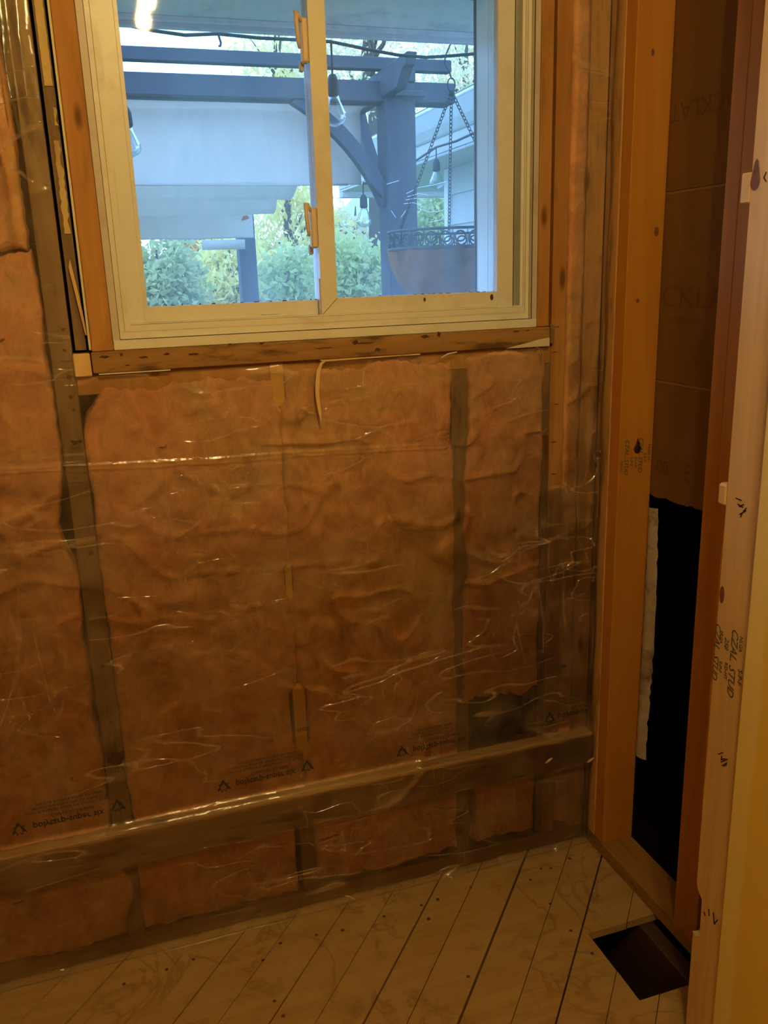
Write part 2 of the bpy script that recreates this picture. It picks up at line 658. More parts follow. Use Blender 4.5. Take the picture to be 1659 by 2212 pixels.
for s0, s1 in zip(edges, edges[1:]):
    ga = gapw.get(s0, .0016) * .5
    gb = gapw.get(s1, .0016) * .5
    dz = rnd.uniform(-.0016, .0006)
    pieces = []
    for (a, b, c, d) in regions:
        p = [(a, c), (b, c), (b, d), (a, d)]
        p = clip(p, nx_, ny_, -(s0 + ga))
        p = clip(p, -nx_, -ny_, (s1 - gb)) if p else p
        if len(p) > 2:
            ar = abs(sum(p[i][0] * p[(i + 1) % len(p)][1] - p[(i + 1) % len(p)][0] * p[i][1] for i in range(len(p)))) / 2
            if ar > 1e-5: pieces.append((p, c))
    groups = []
    if s0 >= .89:                                 # cut through by the hole: the back piece is its own board
        groups = [[q for q in pieces if q[1] == HY1], [q for q in pieces if q[1] != HY1]]
    else:
        groups = [pieces]
    for gset in groups:
        if not gset: continue
        bm = bmesh.new()
        for p, _ in gset: poly_extrude(bm, p, -.019 + dz, dz)
        bmesh.ops.remove_doubles(bm, verts=bm.verts, dist=1e-6)
        bm_obj('floorboard', bm, MT['floor'], floor)
# nail heads, in pairs along two joists and where the photo shows them
nb = bmesh.new()
for (px, py) in [(1146, 1901), (1017, 1917), (946, 1943), (910, 1956), (1189, 1953), (926, 1985), (830, 1980), (740, 2010), (684, 2020), (606, 2038),
                 (568, 2075), (593, 2163), (1011, 2110), (1233, 2011), (1279, 2060), (1169, 1877), (268, 2126), (1230, 1855), (1190, 1876), (360, 2095), (418, 2073), (612, 2195)]:
    q = on_z(px, py)
    r = bmesh.ops.create_circle(nb, cap_ends=True, radius=.0042, segments=8)
    for v in r['verts']: v.co = Vector((q[0] + v.co.x, q[1] + v.co.y, .0009))
tag(bm_obj('nail_heads', nb, MT['nail'], floor), kind='stuff')
# crawl space under the hole
cr_ = tag(empty('crawl_space', (1.0, -.4, -.5)), kind='structure')
box('joist', 1.075, 1.113, -1.2, .09, -.24, -.021, MT['dark_wood'], cr_)
box('joist', .70, .738, -1.2, .09, -.24, -.021, MT['dark_wood'], cr_)
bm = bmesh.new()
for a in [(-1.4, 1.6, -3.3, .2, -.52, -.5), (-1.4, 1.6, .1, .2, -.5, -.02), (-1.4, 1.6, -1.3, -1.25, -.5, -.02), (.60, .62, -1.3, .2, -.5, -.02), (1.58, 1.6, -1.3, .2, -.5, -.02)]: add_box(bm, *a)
bm_obj('void_dark_shell', bm, MT['dark_void'], cr_)  # added black box, stands in for the dark below the floor
q = on_z(1352, 2063, -.2)
box('wood_chip', q[0] - .012, q[0] + .012, q[1] - .004, q[1] + .004, -.2, -.195, MT['cream_paint'], cr_, .001)

# ---- back wall framing
wall_back = tag(empty('wall_back', (0, 0, 0)), kind='structure')
S1 = (-.083, -.043)
S2 = (.334, .372)
S3 = (.738, .776)
S4 = (.985, 1.021)
SILL_T, SILL_B = 1.368, 1.327
D = .089
box('stud', -.49, -.452, 0, D, .038, H, MT['stud_old'], wall_back)
tag(box('stud', *S1, 0, D, .038, H, MT['stud_grey'], wall_back), 'grey weathered stud left of the window')
box('stud', *S2, 0, D, .038, 1.2855, MT['stud_old'], wall_back)
box('stud', *S3, 0, D, .038, 1.2855, MT['stud_old'], wall_back)
tag(box('stud', *S4, 0, D, .038, H, MT['jamb_wood'], wall_back), 'bare orange stud right of the window')
box('stud', .967, .984, .002, D, .038, 1.2855, MT['stud_old'], wall_back)
tag(box('stud', 1.066, 1.111, .0, D, .038, H, MT['stud_brown'], wall_back), 'brown corner stud under plastic')
box('bottom_plate', -1.3, 1.111, 0, D, 0, .038, MT['ledger_wood'], wall_back)
tag(box('ledger_board', -1.3, 1.108, -.038, -.0005, .247, .336, MT['ledger_wood'], wall_back, .003), 'horizontal board nailed across the studs under the plastic')
def spots(name, parent, mat, y, lst):
    for (px, py, rx, rz) in lst:
        q = on_y(px, py, y)
        bm = bmesh.new()
        bmesh.ops.create_circle(bm, cap_ends=True, radius=1, segments=12)
        for i_, v in enumerate(bm.verts):
            kk = 1 + .25 * math.sin(i_ * 2.3 + px)
            v.co = Vector((q[0] + v.co.x * rx * kk, y, q[2] + v.co.y * rz * kk))
        bm_obj(name, bm, mat, parent)


# strips of bare clean wood on the studs
for (pts, zr) in [((.335, .362), (1.235, 1.325)), ((.338, .353), (.80, .90)), ((.338, .366), (.43, .60))]:
    box('pale_strip', pts[0], pts[1], -.0025, -.0004, zr[0], zr[1], MT['bare_strip'], wall_back, .0005)
# rough opening
box('sub_sill', -.0425, .984, .001, D, 1.286, 1.3265, MT['jamb_wood'], wall_back)
SB = tag(box('rough_sill', -.010, .974, -.014, D, SILL_B, SILL_T, MT['sill_wood'], wall_back, .002), 'knotty stained sill board under the window')
spots('knot', SB, MT['mould_and_shade'], -.0146, [(226, 771, .010, .0025), (262, 766, .003, .003), (310, 772, .009, .002), (360, 765, .006, .0022), (418, 765, .011, .0024), (497, 744, .003, .002),
      (565, 742, .005, .0024), (768, 740, .007, .004), (790, 741, .018, .0018), (816, 755, .006, .0035), (918, 727, .009, .0035), (948, 722, .004, .006), (1115, 716, .008, .0016), (1140, 714, .004, .0012), (275, 789, .005, .0014), (700, 752, .02, .0012)])
tag(box('end_block', -.044, -.012, -.010, .06, 1.322, 1.366, MT['stud_pale'], wall_back, .002), 'small sawn block at the end of the sill board')
tag(box('jamb_board', -.008, .0325, -.013, D, SILL_T + .0005, H, MT['jamb_wood'], wall_back, .002), 'orange board along the left of the window')
tag(box('jamb_board', .9465, .976, -.004, D, SILL_T + .0005, H, MT['jamb_wood'], wall_back, .002), 'orange board along the right of the window')
box('paint_edge', -.0125, -.0083, -.0145, .02, 1.372, H, MT['cream_paint'], wall_back, .0008)
for o_ in [o for o in wall_back.children if o.get('label', '').startswith('grey weathered')]:
    spots('nail_hole', o_, MT['mould_and_shade'], -.0006, [(136, 712, .0035, .003), (139, 757, .0035, .003), (150, 815, .005, .006), (153, 858, .0035, .0035), (159, 885, .003, .003), (196, 1195, .006, .004), (222, 1440, .004, .004), (240, 1560, .005, .003), (143, 780, .014, .0015)])
# remnant of a painted batten between stud and jamb board
bm = bmesh.new()
zz = np.linspace(1.372, 2.44, 60)
rr_ = random.Random(2)
for a, b in zip(zz, zz[1:]):
    x0 = -.036 + .008 * (1.9 - min(a, 1.9)) / .6 * .2
    add_box(bm, -.037, -.017, .004, .02, a, b)
bmesh.ops.remove_doubles(bm, verts=bm.verts, dist=1e-6)
bm_obj('batten', bm, MT['stud_grey'], wall_back)


def flake(name, x0, x1, z0, z1, y, mat, seed, amp=.003, step=.008):
    r = random.Random(seed)
    zs = np.arange(z0, z1, step).tolist() + [z1]
    L = [(x0 + r.uniform(-amp, amp) * .6, z) for z in zs]
    Rr = [(x1 + r.uniform(-amp, amp), z) for z in zs]
    return prism(name, L + Rr[::-1], 'y', y, y + .0015, mat, wall_back)


flake('paint_flake', -.0335, -.0195, 1.835, 2.42, .002, MT['old_paint'], 1, .0006)
flake('paint_flake', -.030, -.0205, 1.585, 1.745, .002, MT['old_paint'], 3, .0025)
flake('paint_flake', -.0245, -.0195, 1.77, 1.80, .002, MT['old_paint'], 5, .002)
prism('wood_splinter', [(-.031, 1.525), (-.027, 1.54), (-.018, 1.47), (-.0125, 1.40), (-.016, 1.40)], 'y', -.004, .002, MT['stud_pale'], wall_back)
# header above the window and the outside sheathing round the opening
box('header', -.0495, 1.02, .0, D, 2.145, 2.36, MT['stud_old'], wall_back)
bm = bmesh.new()
for a in [(-1.35, .02, .0895, .102, -.3, 2.7), (.955, 1.35, .0895, .102, -.3, 2.7), (.02, .955, .0895, .102, -.3, 1.372), (.02, .955, .0895, .102, 2.124, 2.7)]:
    add_box(bm, *a)
bm_obj('sheathing', bm, MT['sheathing'], wall_back)
# painted scrap and lip under the sill board
prism('paint_scrap', [(.862, 1.3263), (.972, 1.3263), (.972, 1.345), (.945, 1.342), (.925, 1.3375), (.90, 1.333)], 'y', -.0155, -.0142, MT['cream_paint'], wall_back)
box('end_block', .9765, .986, -.012, .02, 1.33, 1.372, MT['stud_grey'], wall_back, .002)
box('lip_strip', .44, .66, -.0165, -.005, 1.3245, 1.3268, MT['cream_paint'], wall_back, .0004)
box('lip_strip', .0, .135, -.0165, -.005, 1.3245, 1.3268, MT['cream_paint'], wall_back, .0004)

# ---- right wall framing
wall_right = tag(empty('wall_right', (WX, -.3, 0)), kind='structure')
cs = tag(box('stud', WX, WX + D, -.095, -.056, .038, H, MT['stud_fresh'], wall_right), 'clean orange corner stud with a grade stamp and a resin drop')
s2 = tag(box('stud', WX, WX + D, -.431, -.393, .038, H, MT['stud_fresh'], wall_right), 'clean orange stud beside the dark opening')
tag(box('stud', WX - .0015, WX + D, -.0553, -.001, .038, H, MT['stud_brown'], wall_right), 'brown nailing stud tucked in the corner')
box('bottom_plate', WX, WX + D, -.698, .0, .0, .038, MT['plate_wood'], wall_right, .002)
# trimmer stud standing proud of the wall, its broad face to the room, notched on its far edge
TX = .980
TY0, TY1 = -.7045, -.6165
nt_poly = [(TY0, 0.0), (TY0, H), (TY1, H), (TY1, .347), (TY1 - .006, .335), (TY1 - .020, .325), (TY1 - .021, .252), (TY1, .236), (TY1, 0.0)]
ts = tag(prism('stud', nt_poly, 'x', TX, TX + .038, MT['stud_pale'], wall_right, .0012), 'pale notched stud with pencilled fractions and a grade stamp')
prism('end_grain_chip', [(TY1 - .0005, .238), (TY1 - .019, .253), (TY1 - .020, .243), (TY1 - .012, .233)], 'x', TX - .0012, TX - .0001, MT['cream_paint'], ts)
tag(box('filler_block', TX - .0005, TX + .034, TY1 + .0003, TY1 + .0215, 1.583, 1.628, MT['stud_pale'], wall_right, .002), 'pale filler block between the studs')
tag(box('filler_block', TX - .0005, TX + .034, TY1 + .0003, TY1 + .0225, 1.098, 1.136, MT['stud_pale'], wall_right, .004), 'splintered pale filler block between the studs')
prism('backing_strip', [(TY1 + .0005, .40), (TY1 + .0005, 1.07), (TY1 + .007, 1.06), (TY1 + .008, .80), (TY1 + .006, .40)], 'x', TX + .004, TX + .03, MT['stud_fresh'], wall_right)
box('return_stud', TX + .0385, WX + .084, -.735, -.70, .0385, H, MT['stud_fresh'], wall_right)
# back of gypsum lath panels, 16 inches high
LX = WX + D + .001
for (z0, z1) in [(.985, 1.237), (1.243, 1.639), (1.645, 2.05), (2.056, 2.44)]:
    if z0 < 1:
        r = random.Random(8)
        pts = [(-.46, .995)] + [(-.46 + .46 * k / 30, .990 - .022 * k / 30 + r.uniform(-.003, .003)) for k in range(1, 31)] + [(0, z1), (-.46, z1)]
        pn = prism('lath_panel', pts, 'x', LX, LX + .0095, MT['lath'], wall_right)
    else:
        pn = box('lath_panel', LX, LX + .0095, -.46, 0, z0, z1, MT['lath'], wall_right, .001)
    if 1.2 < z0 < 1.3:
        text_obj('print', 'ROCKLATH', .066, lambda u, v: (LX - .0006, -.200 - u, 1.425 + v), MT['lath_print'], pn, 0, 0, 1.28)
        text_obj('print', 'FIREPROOF', .020, lambda u, v: (LX - .0006, -.186 - u, 1.377 + v), MT['lath_print'], pn, 0, 0, 1.2)
    if 1.6 < z0 < 1.7:
        text_obj('print', 'ROCKLATH', .050, lambda u, v: (LX - .0006, -.20 + u, 1.80 - v), MT['lath_print'], pn, 0, 0, 1.1)
    if z0 < 1:
        text_obj('print', '00', .05, lambda u, v: (LX - .0006, -.135 - u, 1.045 + v), MT['lath_print'], pn, 0, 0, .9)
        text_obj('print', 'E', .055, lambda u, v: (LX - .0006, -.225 - u, 1.05 + v), MT['lath_print'], pn, 0, 0, .9)
for (z, ya) in [(1.24, 0), (1.642, 0)]:
    box('lath_joint', LX + .0015, LX + .009, -.46, 0, z - .0028, z + .0028, MT['lath_edge'], wall_right, .0003)
# broken plaster left along the corner, seen through the opening
r = random.Random(11)
zs = np.linspace(.285, .945, 46)
us = np.linspace(0, 1, 7)


def plaster(u, z):
    t = (z - .285) / .66
    wdt = .018 + .020 * math.sin(min(1, max(0, 1.15 - t)) * 2.4) + .006 * mn.noise(Vector((0, 3, z * 40)))
    a = u * math.pi
    n = .004 * mn.noise(Vector((u * 5, z * 60, 2)))
    return (LX + .004 - math.sin(a) * .012 + n, -.088 - (u) * (wdt + .01), z)


surf('plaster_edge', plaster, us, zs, MT['plaster'], wall_right)
# panel and stud added behind the trimmer to seal out leaking daylight
box('lath_panel', WX + D + .011, WX + D + .022, -.76, -.40, .0, H, MT['lath'], wall_right, 0)
box('stud', WX, WX + D, -.4695, -.4315, .038, H, MT['stud_fresh'], wall_right)
# added near-black shell: stands in for the cavity's darkness, keeps daylight out
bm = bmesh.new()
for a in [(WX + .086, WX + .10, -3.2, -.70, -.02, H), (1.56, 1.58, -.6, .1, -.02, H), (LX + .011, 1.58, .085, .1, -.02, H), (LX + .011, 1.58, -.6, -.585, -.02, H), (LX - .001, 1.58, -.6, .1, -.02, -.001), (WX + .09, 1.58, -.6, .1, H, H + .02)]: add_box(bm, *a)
bm_obj('cavity_dark_shell', bm, MT['dark_void'], wall_right)
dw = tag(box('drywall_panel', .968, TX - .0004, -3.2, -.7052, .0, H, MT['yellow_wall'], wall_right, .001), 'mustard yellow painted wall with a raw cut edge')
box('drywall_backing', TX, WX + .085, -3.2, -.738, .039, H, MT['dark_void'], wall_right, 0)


# stamps and marks
def on_corner(u, v):      # text reads downwards: u -> -z, v -> +x, on the corner stud's broad face
    return (1.160 + v, -.0957, 1.070 - u)


for (txt, sz, v0, u0, mat, sh) in [('KD-HT', .0085, -.040, .022, 'ink_green', 0), ('CZAL. STUD', .0150, -.027, .0, 'ink_green', .35), ('S-P-F', .0105, -.0135, .012, 'ink_green', 0),
                                   ('KD-HT', .0085, -.002, .015, 'ink_green', 0), ('CZAL. STUD', .0150, .010, -.002, 'ink_green', .35), ('S-P-F', .0105, .0225, .006, 'ink_green', 0), ('NLGA KD', .0095, .033, -.004, 'ink_green', 0)]:
    text_obj('grade_stamp', txt, sz, (lambda u, v, v0=v0, u0=u0: on_corner(u + u0, v + v0)), MT[mat], cs, sh, .0002)
for (px, py, rx, rz) in [(1410, 113, .004, .007), (1418, 500, .006, .010), (1377, 650, .005, .005)]:
    q = on_y(px, py, -.095)
    bm = bmesh.new()
    bmesh.ops.create_circle(bm, cap_ends=True, radius=1, segments=16)
    for v in bm.verts: v.co = Vector((q[0] + v.co.x * rx, -.0956, q[2] + v.co.y * rz))
    bm_obj('knot', bm, MT['knot'], cs)
q = on_y(1377, 968, -.095)
bm = bmesh.new()
bmesh.ops.create_uvsphere(bm, u_segments=16, v_segments=10, radius=1)
for v in bm.verts:
    t = max(0, v.co.z)
    v.co = Vector((q[0] + v.co.x * .010 * (1 - .75 * t), -.095 + v.co.y * .003, q[2] + (v.co.z + .9 * t * t) * .013))
bm_obj('resin_drop', bm, MT['resin'], cs, True)


def on_trim(u, v):        # u -> -z (reading down), v -> towards the window (+y is left in view)
    return (TX - .0007, -1.773 + (1.268 - v) * .88, 1.498 - (.753 + u) * .88)


for (txt, sz, v0, u0, sh) in [('CZAL. STUD', .022, .040, .0, .35), ('NLGA', .010, .028, -.035, 0), ('S-P-F', .012, .025, .028, 0), ('258', .016, .013, -.028, .3), ('KD-HT', .012, .009, .030, 0),
                              ('CZAL. STUD', .026, -.008, .004, .35), ('NLGA', .012, -.026, -.042, 0), ('S-P-F', .016, -.030, .026, 0)]:
    text_obj('grade_stamp', txt, sz, (lambda u, v, v0=v0, u0=u0: on_trim(u + u0, v - v0)), MT['ink_green'], ts, sh, .0003)


def on_trim2(px, py):
    p = on_x(px, py, TX - .0007)
    return tuple(p)


for lines in ([[(1590, 1076), (1601, 1081)], [(1597, 1094), (1606, 1090)], [(1594, 1089), (1604, 1096)], [(1606, 1104), (1612, 1098)], [(1598, 1111), (1611, 1103)], [(1603, 1108), (1600, 1117)]],
              [[(1552, 1629), (1561, 1626)], [(1559, 1634), (1558, 1641), (1566, 1639)], [(1558, 1646), (1571, 1640)], [(1560, 1654), (1570, 1648)], [(1564, 1655), (1569, 1652)]],
              [[(1541, 1972), (1543, 1996), (1550, 1987)], [(1531, 1964), (1532, 1978)], [(1521, 1971), (1523, 1978)]],
              [[(1655, 372), (1650, 384), (1655, 392)]]):
    strokes('pencil_mark', lines, on_trim2, 2.4, MT['pen'], ts)
for (px, py, rx, rz) in [(1632, 392, .010, .013), (1560, 1285, .006, .016)]:
    q = on_x(px, py, TX)
    bm = bmesh.new()
    bmesh.ops.create_circle(bm, cap_ends=True, radius=1, segments=16)
    for v in bm.verts: v.co = Vector((TX - .0006, q[1] + v.co.x * rx, q[2] + v.co.y * rz + (.02 * max(0, v.co.y - .6) / .4 if rz < .015 else 0)))
    bm_obj('knot', bm, MT['knot'], ts)

# ---- the rest of the shell
tag(box('ceiling', -1.3, 1.6, -3.2, .1, H + .001, H + .03, MT['ceiling'], None, 0), kind='structure')
tag(box('wall_left', -1.33, -1.301, -3.2, .088, 0, H, MT['drywall'], None, 0), kind='structure')
tag(box('wall_rear', -1.33, 1.3, -3.24, -3.201, 0, H, MT['drywall'], None, 0), kind='structure')

# ---- window
win = tag(empty('window_1', (.488, .05, 1.368)), kind='structure')
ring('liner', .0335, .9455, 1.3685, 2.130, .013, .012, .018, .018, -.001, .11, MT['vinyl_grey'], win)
box('sill_cover', .0335, .9455, -.0025, .02, 1.3685, 1.3872, MT['vinyl'], win, .001)
ring('frame', .0475, .9325, 1.388, 2.111, .021, .012, .026, .02, .014, .112, MT['vinyl'], win, .002)
ring('frame_stop', .0686, .9204, 1.4145, 2.090, .003, .006, .002, .003, .020, .11, MT['vinyl'], win, .0008)
ring('outer_frame', .0686, .9204, 1.4145, 2.090, .040, .0545, .026, .03, .0855, .151, MT['vinyl_white'], win, .003)
box('track_filler', .866, .9204, .0545, .085, 1.4145, 2.09, MT['vinyl_white'], win, .002)
ring('outer_stop', .107, .8665, 1.4395, 2.063, .002, .0035, .001, .003, .146, .153, MT['gasket'], win, 0)
# outer (left) sash
sa = ring('sash', .0718, .494, 1.410, 2.088, .036, .032, .036, .03, .056, .084, MT['vinyl'], win, .0025)
bm = bmesh.new()
# bevelled glazing bead on its left stile, its shade put into the colour
V = [bm.verts.new(p) for p in [(.098, .0555, 1.437), (.1085, .070, 1.4455), (.1085, .070, 2.07), (.098, .0555, 2.07)]]
W_ = [bm.verts.new(p) for p in [(.098, .072, 1.437), (.1085, .072, 1.4455), (.1085, .072, 2.07), (.098, .072, 2.07)]]
bm.faces.new(V)
bm.faces.new(W_[::-1])
for i in range(4): bm.faces.new((V[i], W_[i], W_[(i + 1) % 4], V[(i + 1) % 4]))
bm_obj('glazing_bead', bm, MT['vinyl_baked_shade'], sa)
box('stile_cover', .0700, .1005, .050, .0558, 1.4055, 2.086, MT['vinyl'], sa, .0012)
box('glass_pane', .1065, .463, .073, .076, 1.4455, 2.059, MT['glass'], sa, 0)
box('pull_tab', .335, .372, .0535, .0562, 1.4205, 1.428, MT['vinyl'], sa, .0008)
box('painted_gap_shadow', .101, .4585, .0548, .0562, 1.4105, 1.4146, MT['mould_and_shade'], sa, 0)  # dark strip painting the shadow under the rail
# inner (right) sash
sb = ring('sash', .459, .9005, 1.4155, 2.088, .0345, .040, .0335, .03, .028, .054, MT['vinyl'], win, .0025)
box('glass_pane', .4925, .8615, .041, .044, 1.448, 2.059, MT['glass'], sb, 0)
box('stile_cover', .8605, .8990, .0235, .0278, 1.4135, 2.086, MT['vinyl'], sb, .0012)
box('interlock', .4592, .474, .0545, .0845, 1.418, 2.086, MT['vinyl_white'], sb, .002)
box('dirt_line', .462, .898, .0272, .0282, 1.4152, 1.4166, MT['mould_and_shade'], sb, 0)
prism('mitre_line', [(.4605, 1.4172), (.4615, 1.4168), (.4935, 1.4485), (.4928, 1.4490)], 'y', .0274, .0281, MT['mould_and_shade'], sb)
ring('groove', .0572, .9240, 1.4015, 2.10, .0008, .0008, .0, .0008, .0134, .0142, MT['jamb_wood'], win, 0)
ring('groove', .0466, .9330, 1.3868, 2.112, .0009, .0009, .0011, .0009, -.0016, .0002, MT['mould_and_shade'], win, 0)
box('groove', .0692, .0702, .0496, .0560, 1.4055, 2.086, MT['mould_and_shade'], sa, 0)
box('groove', .0700, .1008, .0496, .0558, 1.4044, 1.4056, MT['mould_and_shade'], sa, 0)
box('groove', .8990, .9000, .0232, .0280, 1.4135, 2.086, MT['mould_and_shade'], sb, 0)
box('side_clip', .4565, .459, .034, .044, 1.425, 1.490, MT['vinyl_white'], sb, .001)
for (zc,) in [(1.592,), (1.938,)]:
    lt = box('latch', .4445, .4588, .028, .046, zc - .042, zc + .038, MT['latch'], sb, .0035)
    pts = [(.4455, .030, zc + .030), (.4385, .026, zc + .043), (.4345, .023, zc + .045), (.4350, .023, zc + .020), (.4375, .026, zc - .005), (.4405, .029, zc - .018)]
    tube('lever', pts, [.003, .0042, .0048, .0045, .0042, .003], MT['latch'], lt, 8)
    box('strike', .4435, .452, .046, .060, zc - .054, zc - .034, MT['vinyl_grey'], lt, .002)
# mould along the glass edge
bm = bmesh.new()
r = random.Random(5)
for (xa, xb, z, y) in [(.107, .46, 1.4462, .0722), (.4935, .862, 1.4487, .0404)]:
    x = xa
    while x < xb:
        wdt = r.uniform(.002, .010)
        if r.random() < .55: add_box(bm, x, x + wdt, y, y + .001, z - .001, z + r.uniform(.0005, .0018))
        x += wdt + r.uniform(.001, .012)
tag(bm_obj('mould_specks', bm, MT['mould_and_shade'], win), kind='stuff')
for (px, py, s) in [(917, 647, .004), (1062, 642, .006)]:
    q = on_y(px, py, .0275)
    bm = bmesh.new()
    bmesh.ops.create_circle(bm, cap_ends=True, radius=s, segments=7)
    for v in bm.verts: v.co = Vector((q[0] + v.co.x * .7, .0268, q[2] + v.co.y * 1.2))
    bm_obj('mould_spot', bm, MT['mould_and_shade'], win)

# ================================================================== INSULATION
def edge_noise(z, seed, amp):
    return amp * (mn.noise(Vector((seed * 7.3, 0, z * 5))) + .6 * mn.noise(Vector((seed * 3.1, 4, z * 17))) + .3 * mn.noise(Vector((seed, 9, z * 50))))


def batt(name, xl, xr, z0, z1, seed, label, la=.006, ra=.006, top=.022, bot=.014, lfn=None, rfn=None, front=-.006, yback=.03):
    """a rumpled fibreglass blanket between xl and xr"""
    us = [0, .004, .012] + np.linspace(.03, .97, max(8, int((xr - xl) / .0065))).tolist() + [.988, .996, 1]
    nz = max(8, int((z1 - z0) / .007))
    vs = [0, .004, .012] + np.linspace(.02, .98, nz).tolist() + [.988, .996, 1]
    V = []
    for v in vs:
        for u in us:
            zz = z0 + (z1 - z0) * v
            L = xl + edge_noise(zz, seed, la) + (lfn(zz) if lfn else 0)
            Rr = xr + edge_noise(zz, seed + 11, ra) + (rfn(zz) if rfn else 0)
            x = L + (Rr - L) * u
            zt = zz + (edge_noise(x * 1.5, seed + 5, top) if v > .9 else (edge_noise(x * 1.5, seed + 8, bot) if v < .1 else 0))
            e = min(u * (Rr - L), (1 - u) * (Rr - L), v * (z1 - z0), (1 - v) * (z1 - z0))
            k = math.sqrt(max(0.0, 1 - (1 - min(1, e / .006)) ** 2))
            n = mn.fractal(Vector((x * 9 + seed * 5, zt * 6, seed)), .9, 2.0, 4) * .0035 + mn.noise(Vector((x * 45 + zt * 14, zt * 24, seed * 2.0))) * .0016
            rd = abs(mn.noise(Vector((x * 7 + zt * 3, zt * 5 - x * 2, seed + 40.0))))
            n += .0045 * max(0, .12 - rd) / .12
            y = yback + (front - n - yback) * k if k < 1 else front - n
            y = max(y, front - .0095)
            V.append((x, y, zt))
    nu = len(us)
    F = [(j * nu + i, j * nu + i + 1, (j + 1) * nu + i + 1, (j + 1) * nu + i) for j in range(len(vs) - 1) for i in range(nu - 1)]
    # close the back
    V2 = [(min(max(p[0], xl), xr), yback + .004, p[2]) for p in V]
    nv = len(V)
    b = [j * nu for j in range(len(vs))]
    idx = [i for i in range(nu)] + [(j + 1) * nu - 1 for j in range(1, len(vs))] + [(len(vs) - 1) * nu + i for i in range(nu - 2, -1, -1)] + [j * nu for j in range(len(vs) - 2, 0, -1)]
    base = len(V)
    V += [V2[i] for i in idx]
    m = len(idx)
    for a in range(m):
        F.append((idx[(a + 1) % m], idx[a], base + a, base + (a + 1) % m))
    F.append(tuple(base + a for a in range(m)))
    return tag(pyd(name, V, F, MT['batt'], None, True), label, 'insulation', 'pink insulation batts')


def win(z, a, b, d):
    return d * max(0, min(1, (z - a) / .02)) * max(0, min(1, (b - z) / .02))


def bump(z, c, w_, a):
    return a * math.exp(-((z - c) / w_) ** 2)


batt('insulation_batt', -.46, -.092, 1.556, 2.40, 1, 'pink insulation batt at top left, above a horizontal seam', .004, .008)
batt('insulation_batt', -.46, -.088, .045, 1.550, 2, 'tall pink insulation batt at the far left edge', .004, .010,
     rfn=lambda z: bump(z, .15, .08, .03) - bump(z, 1.02, .05, .018))
batt('insulation_batt', -.042, .342, .052, 1.300, 3, 'wide pink insulation batt under the left window pane', .007, .006,
     lfn=lambda z: bump(z, 1.33, .06, .055) - .002 * (z < .3), rfn=lambda z: .012 - win(z, 1.235, 1.34, .016) - win(z, .80, .90, .013) - win(z, .43, .60, .020) - win(z, 0, .245, .030))
batt('insulation_batt', .362, .744, .055, 1.310, 4, 'wide pink insulation batt under the right window pane', .006, .009,
     lfn=lambda z: -.014 + win(z, 1.235, 1.34, .012) + win(z, .80, .90, .006) + win(z, .43, .60, .020) + win(z, 0, .245, .016), rfn=lambda z: -bump(z, 1.18, .12, .006))
batt('insulation_batt', .772, .966, .470, 1.315, 5, 'narrow pink insulation batt ending above a dark gap', .010, .005,
     lfn=lambda z: -.012 + bump(z, 1.2, .14, .012) + bump(z, .82, .05, .016), bot=.03)
batt('insulation_batt', .790, .962, .060, .318, 6, 'short pink insulation piece near the floor by the corner', .006, .006)
batt('insulation_batt', 1.0225, 1.064, .05, 2.40, 7, 'thin pink insulation strip in the narrow bay beside the corner', .002, .004)

# ================================================================== VAPOUR BARRIER
CR = [(on_y(px, py)[0], on_y(px, py)[2]) for px, py in [(-60, 1015), (0, 1010), (240, 1000), (465, 988), (600, 977), (880, 960), (960, 957)]]


def crease_z(x):
    for (a, b) in zip(CR, CR[1:]):
        if a[0] <= x <= b[0]: return a[1] + (b[1] - a[1]) * (x - a[0]) / (b[0] - a[0])
    return None


SW = [(on_y(px, py, -.04)[0], on_y(px, py, -.04)[2]) for px, py in [(925, 1625), (905, 1680), (870, 1722), (810, 1757), (740, 1775), (680, 1779)]]


def seg_dist(x, z, P):
    best = 9
    for a, b in zip(P, P[1:]):
        dx, dz = b[0] - a[0], b[1] - a[1]
        t = max(0, min(1, ((x - a[0]) * dx + (z - a[1]) * dz) / (dx * dx + dz * dz + 1e-12)))
        best = min(best, math.hypot(x - a[0] - t * dx, z - a[1] - t * dz))
    return best


def sm(a, b, t):
    t = max(0, min(1, (t - a) / (b - a)))
    return t * t * (3 - 2 * t)


PUCK = [(-.085, 1.345, .045, .004), (.745, 1.285, .05, .004), (1.02, .50, .05, .003), (-.06, .50, .035, .0025), (.02, .40, .05, .002), (.80, .385, .05, .002), (1.035, 1.66, .04, .003), (1.03, 1.74, .03, .0025)]


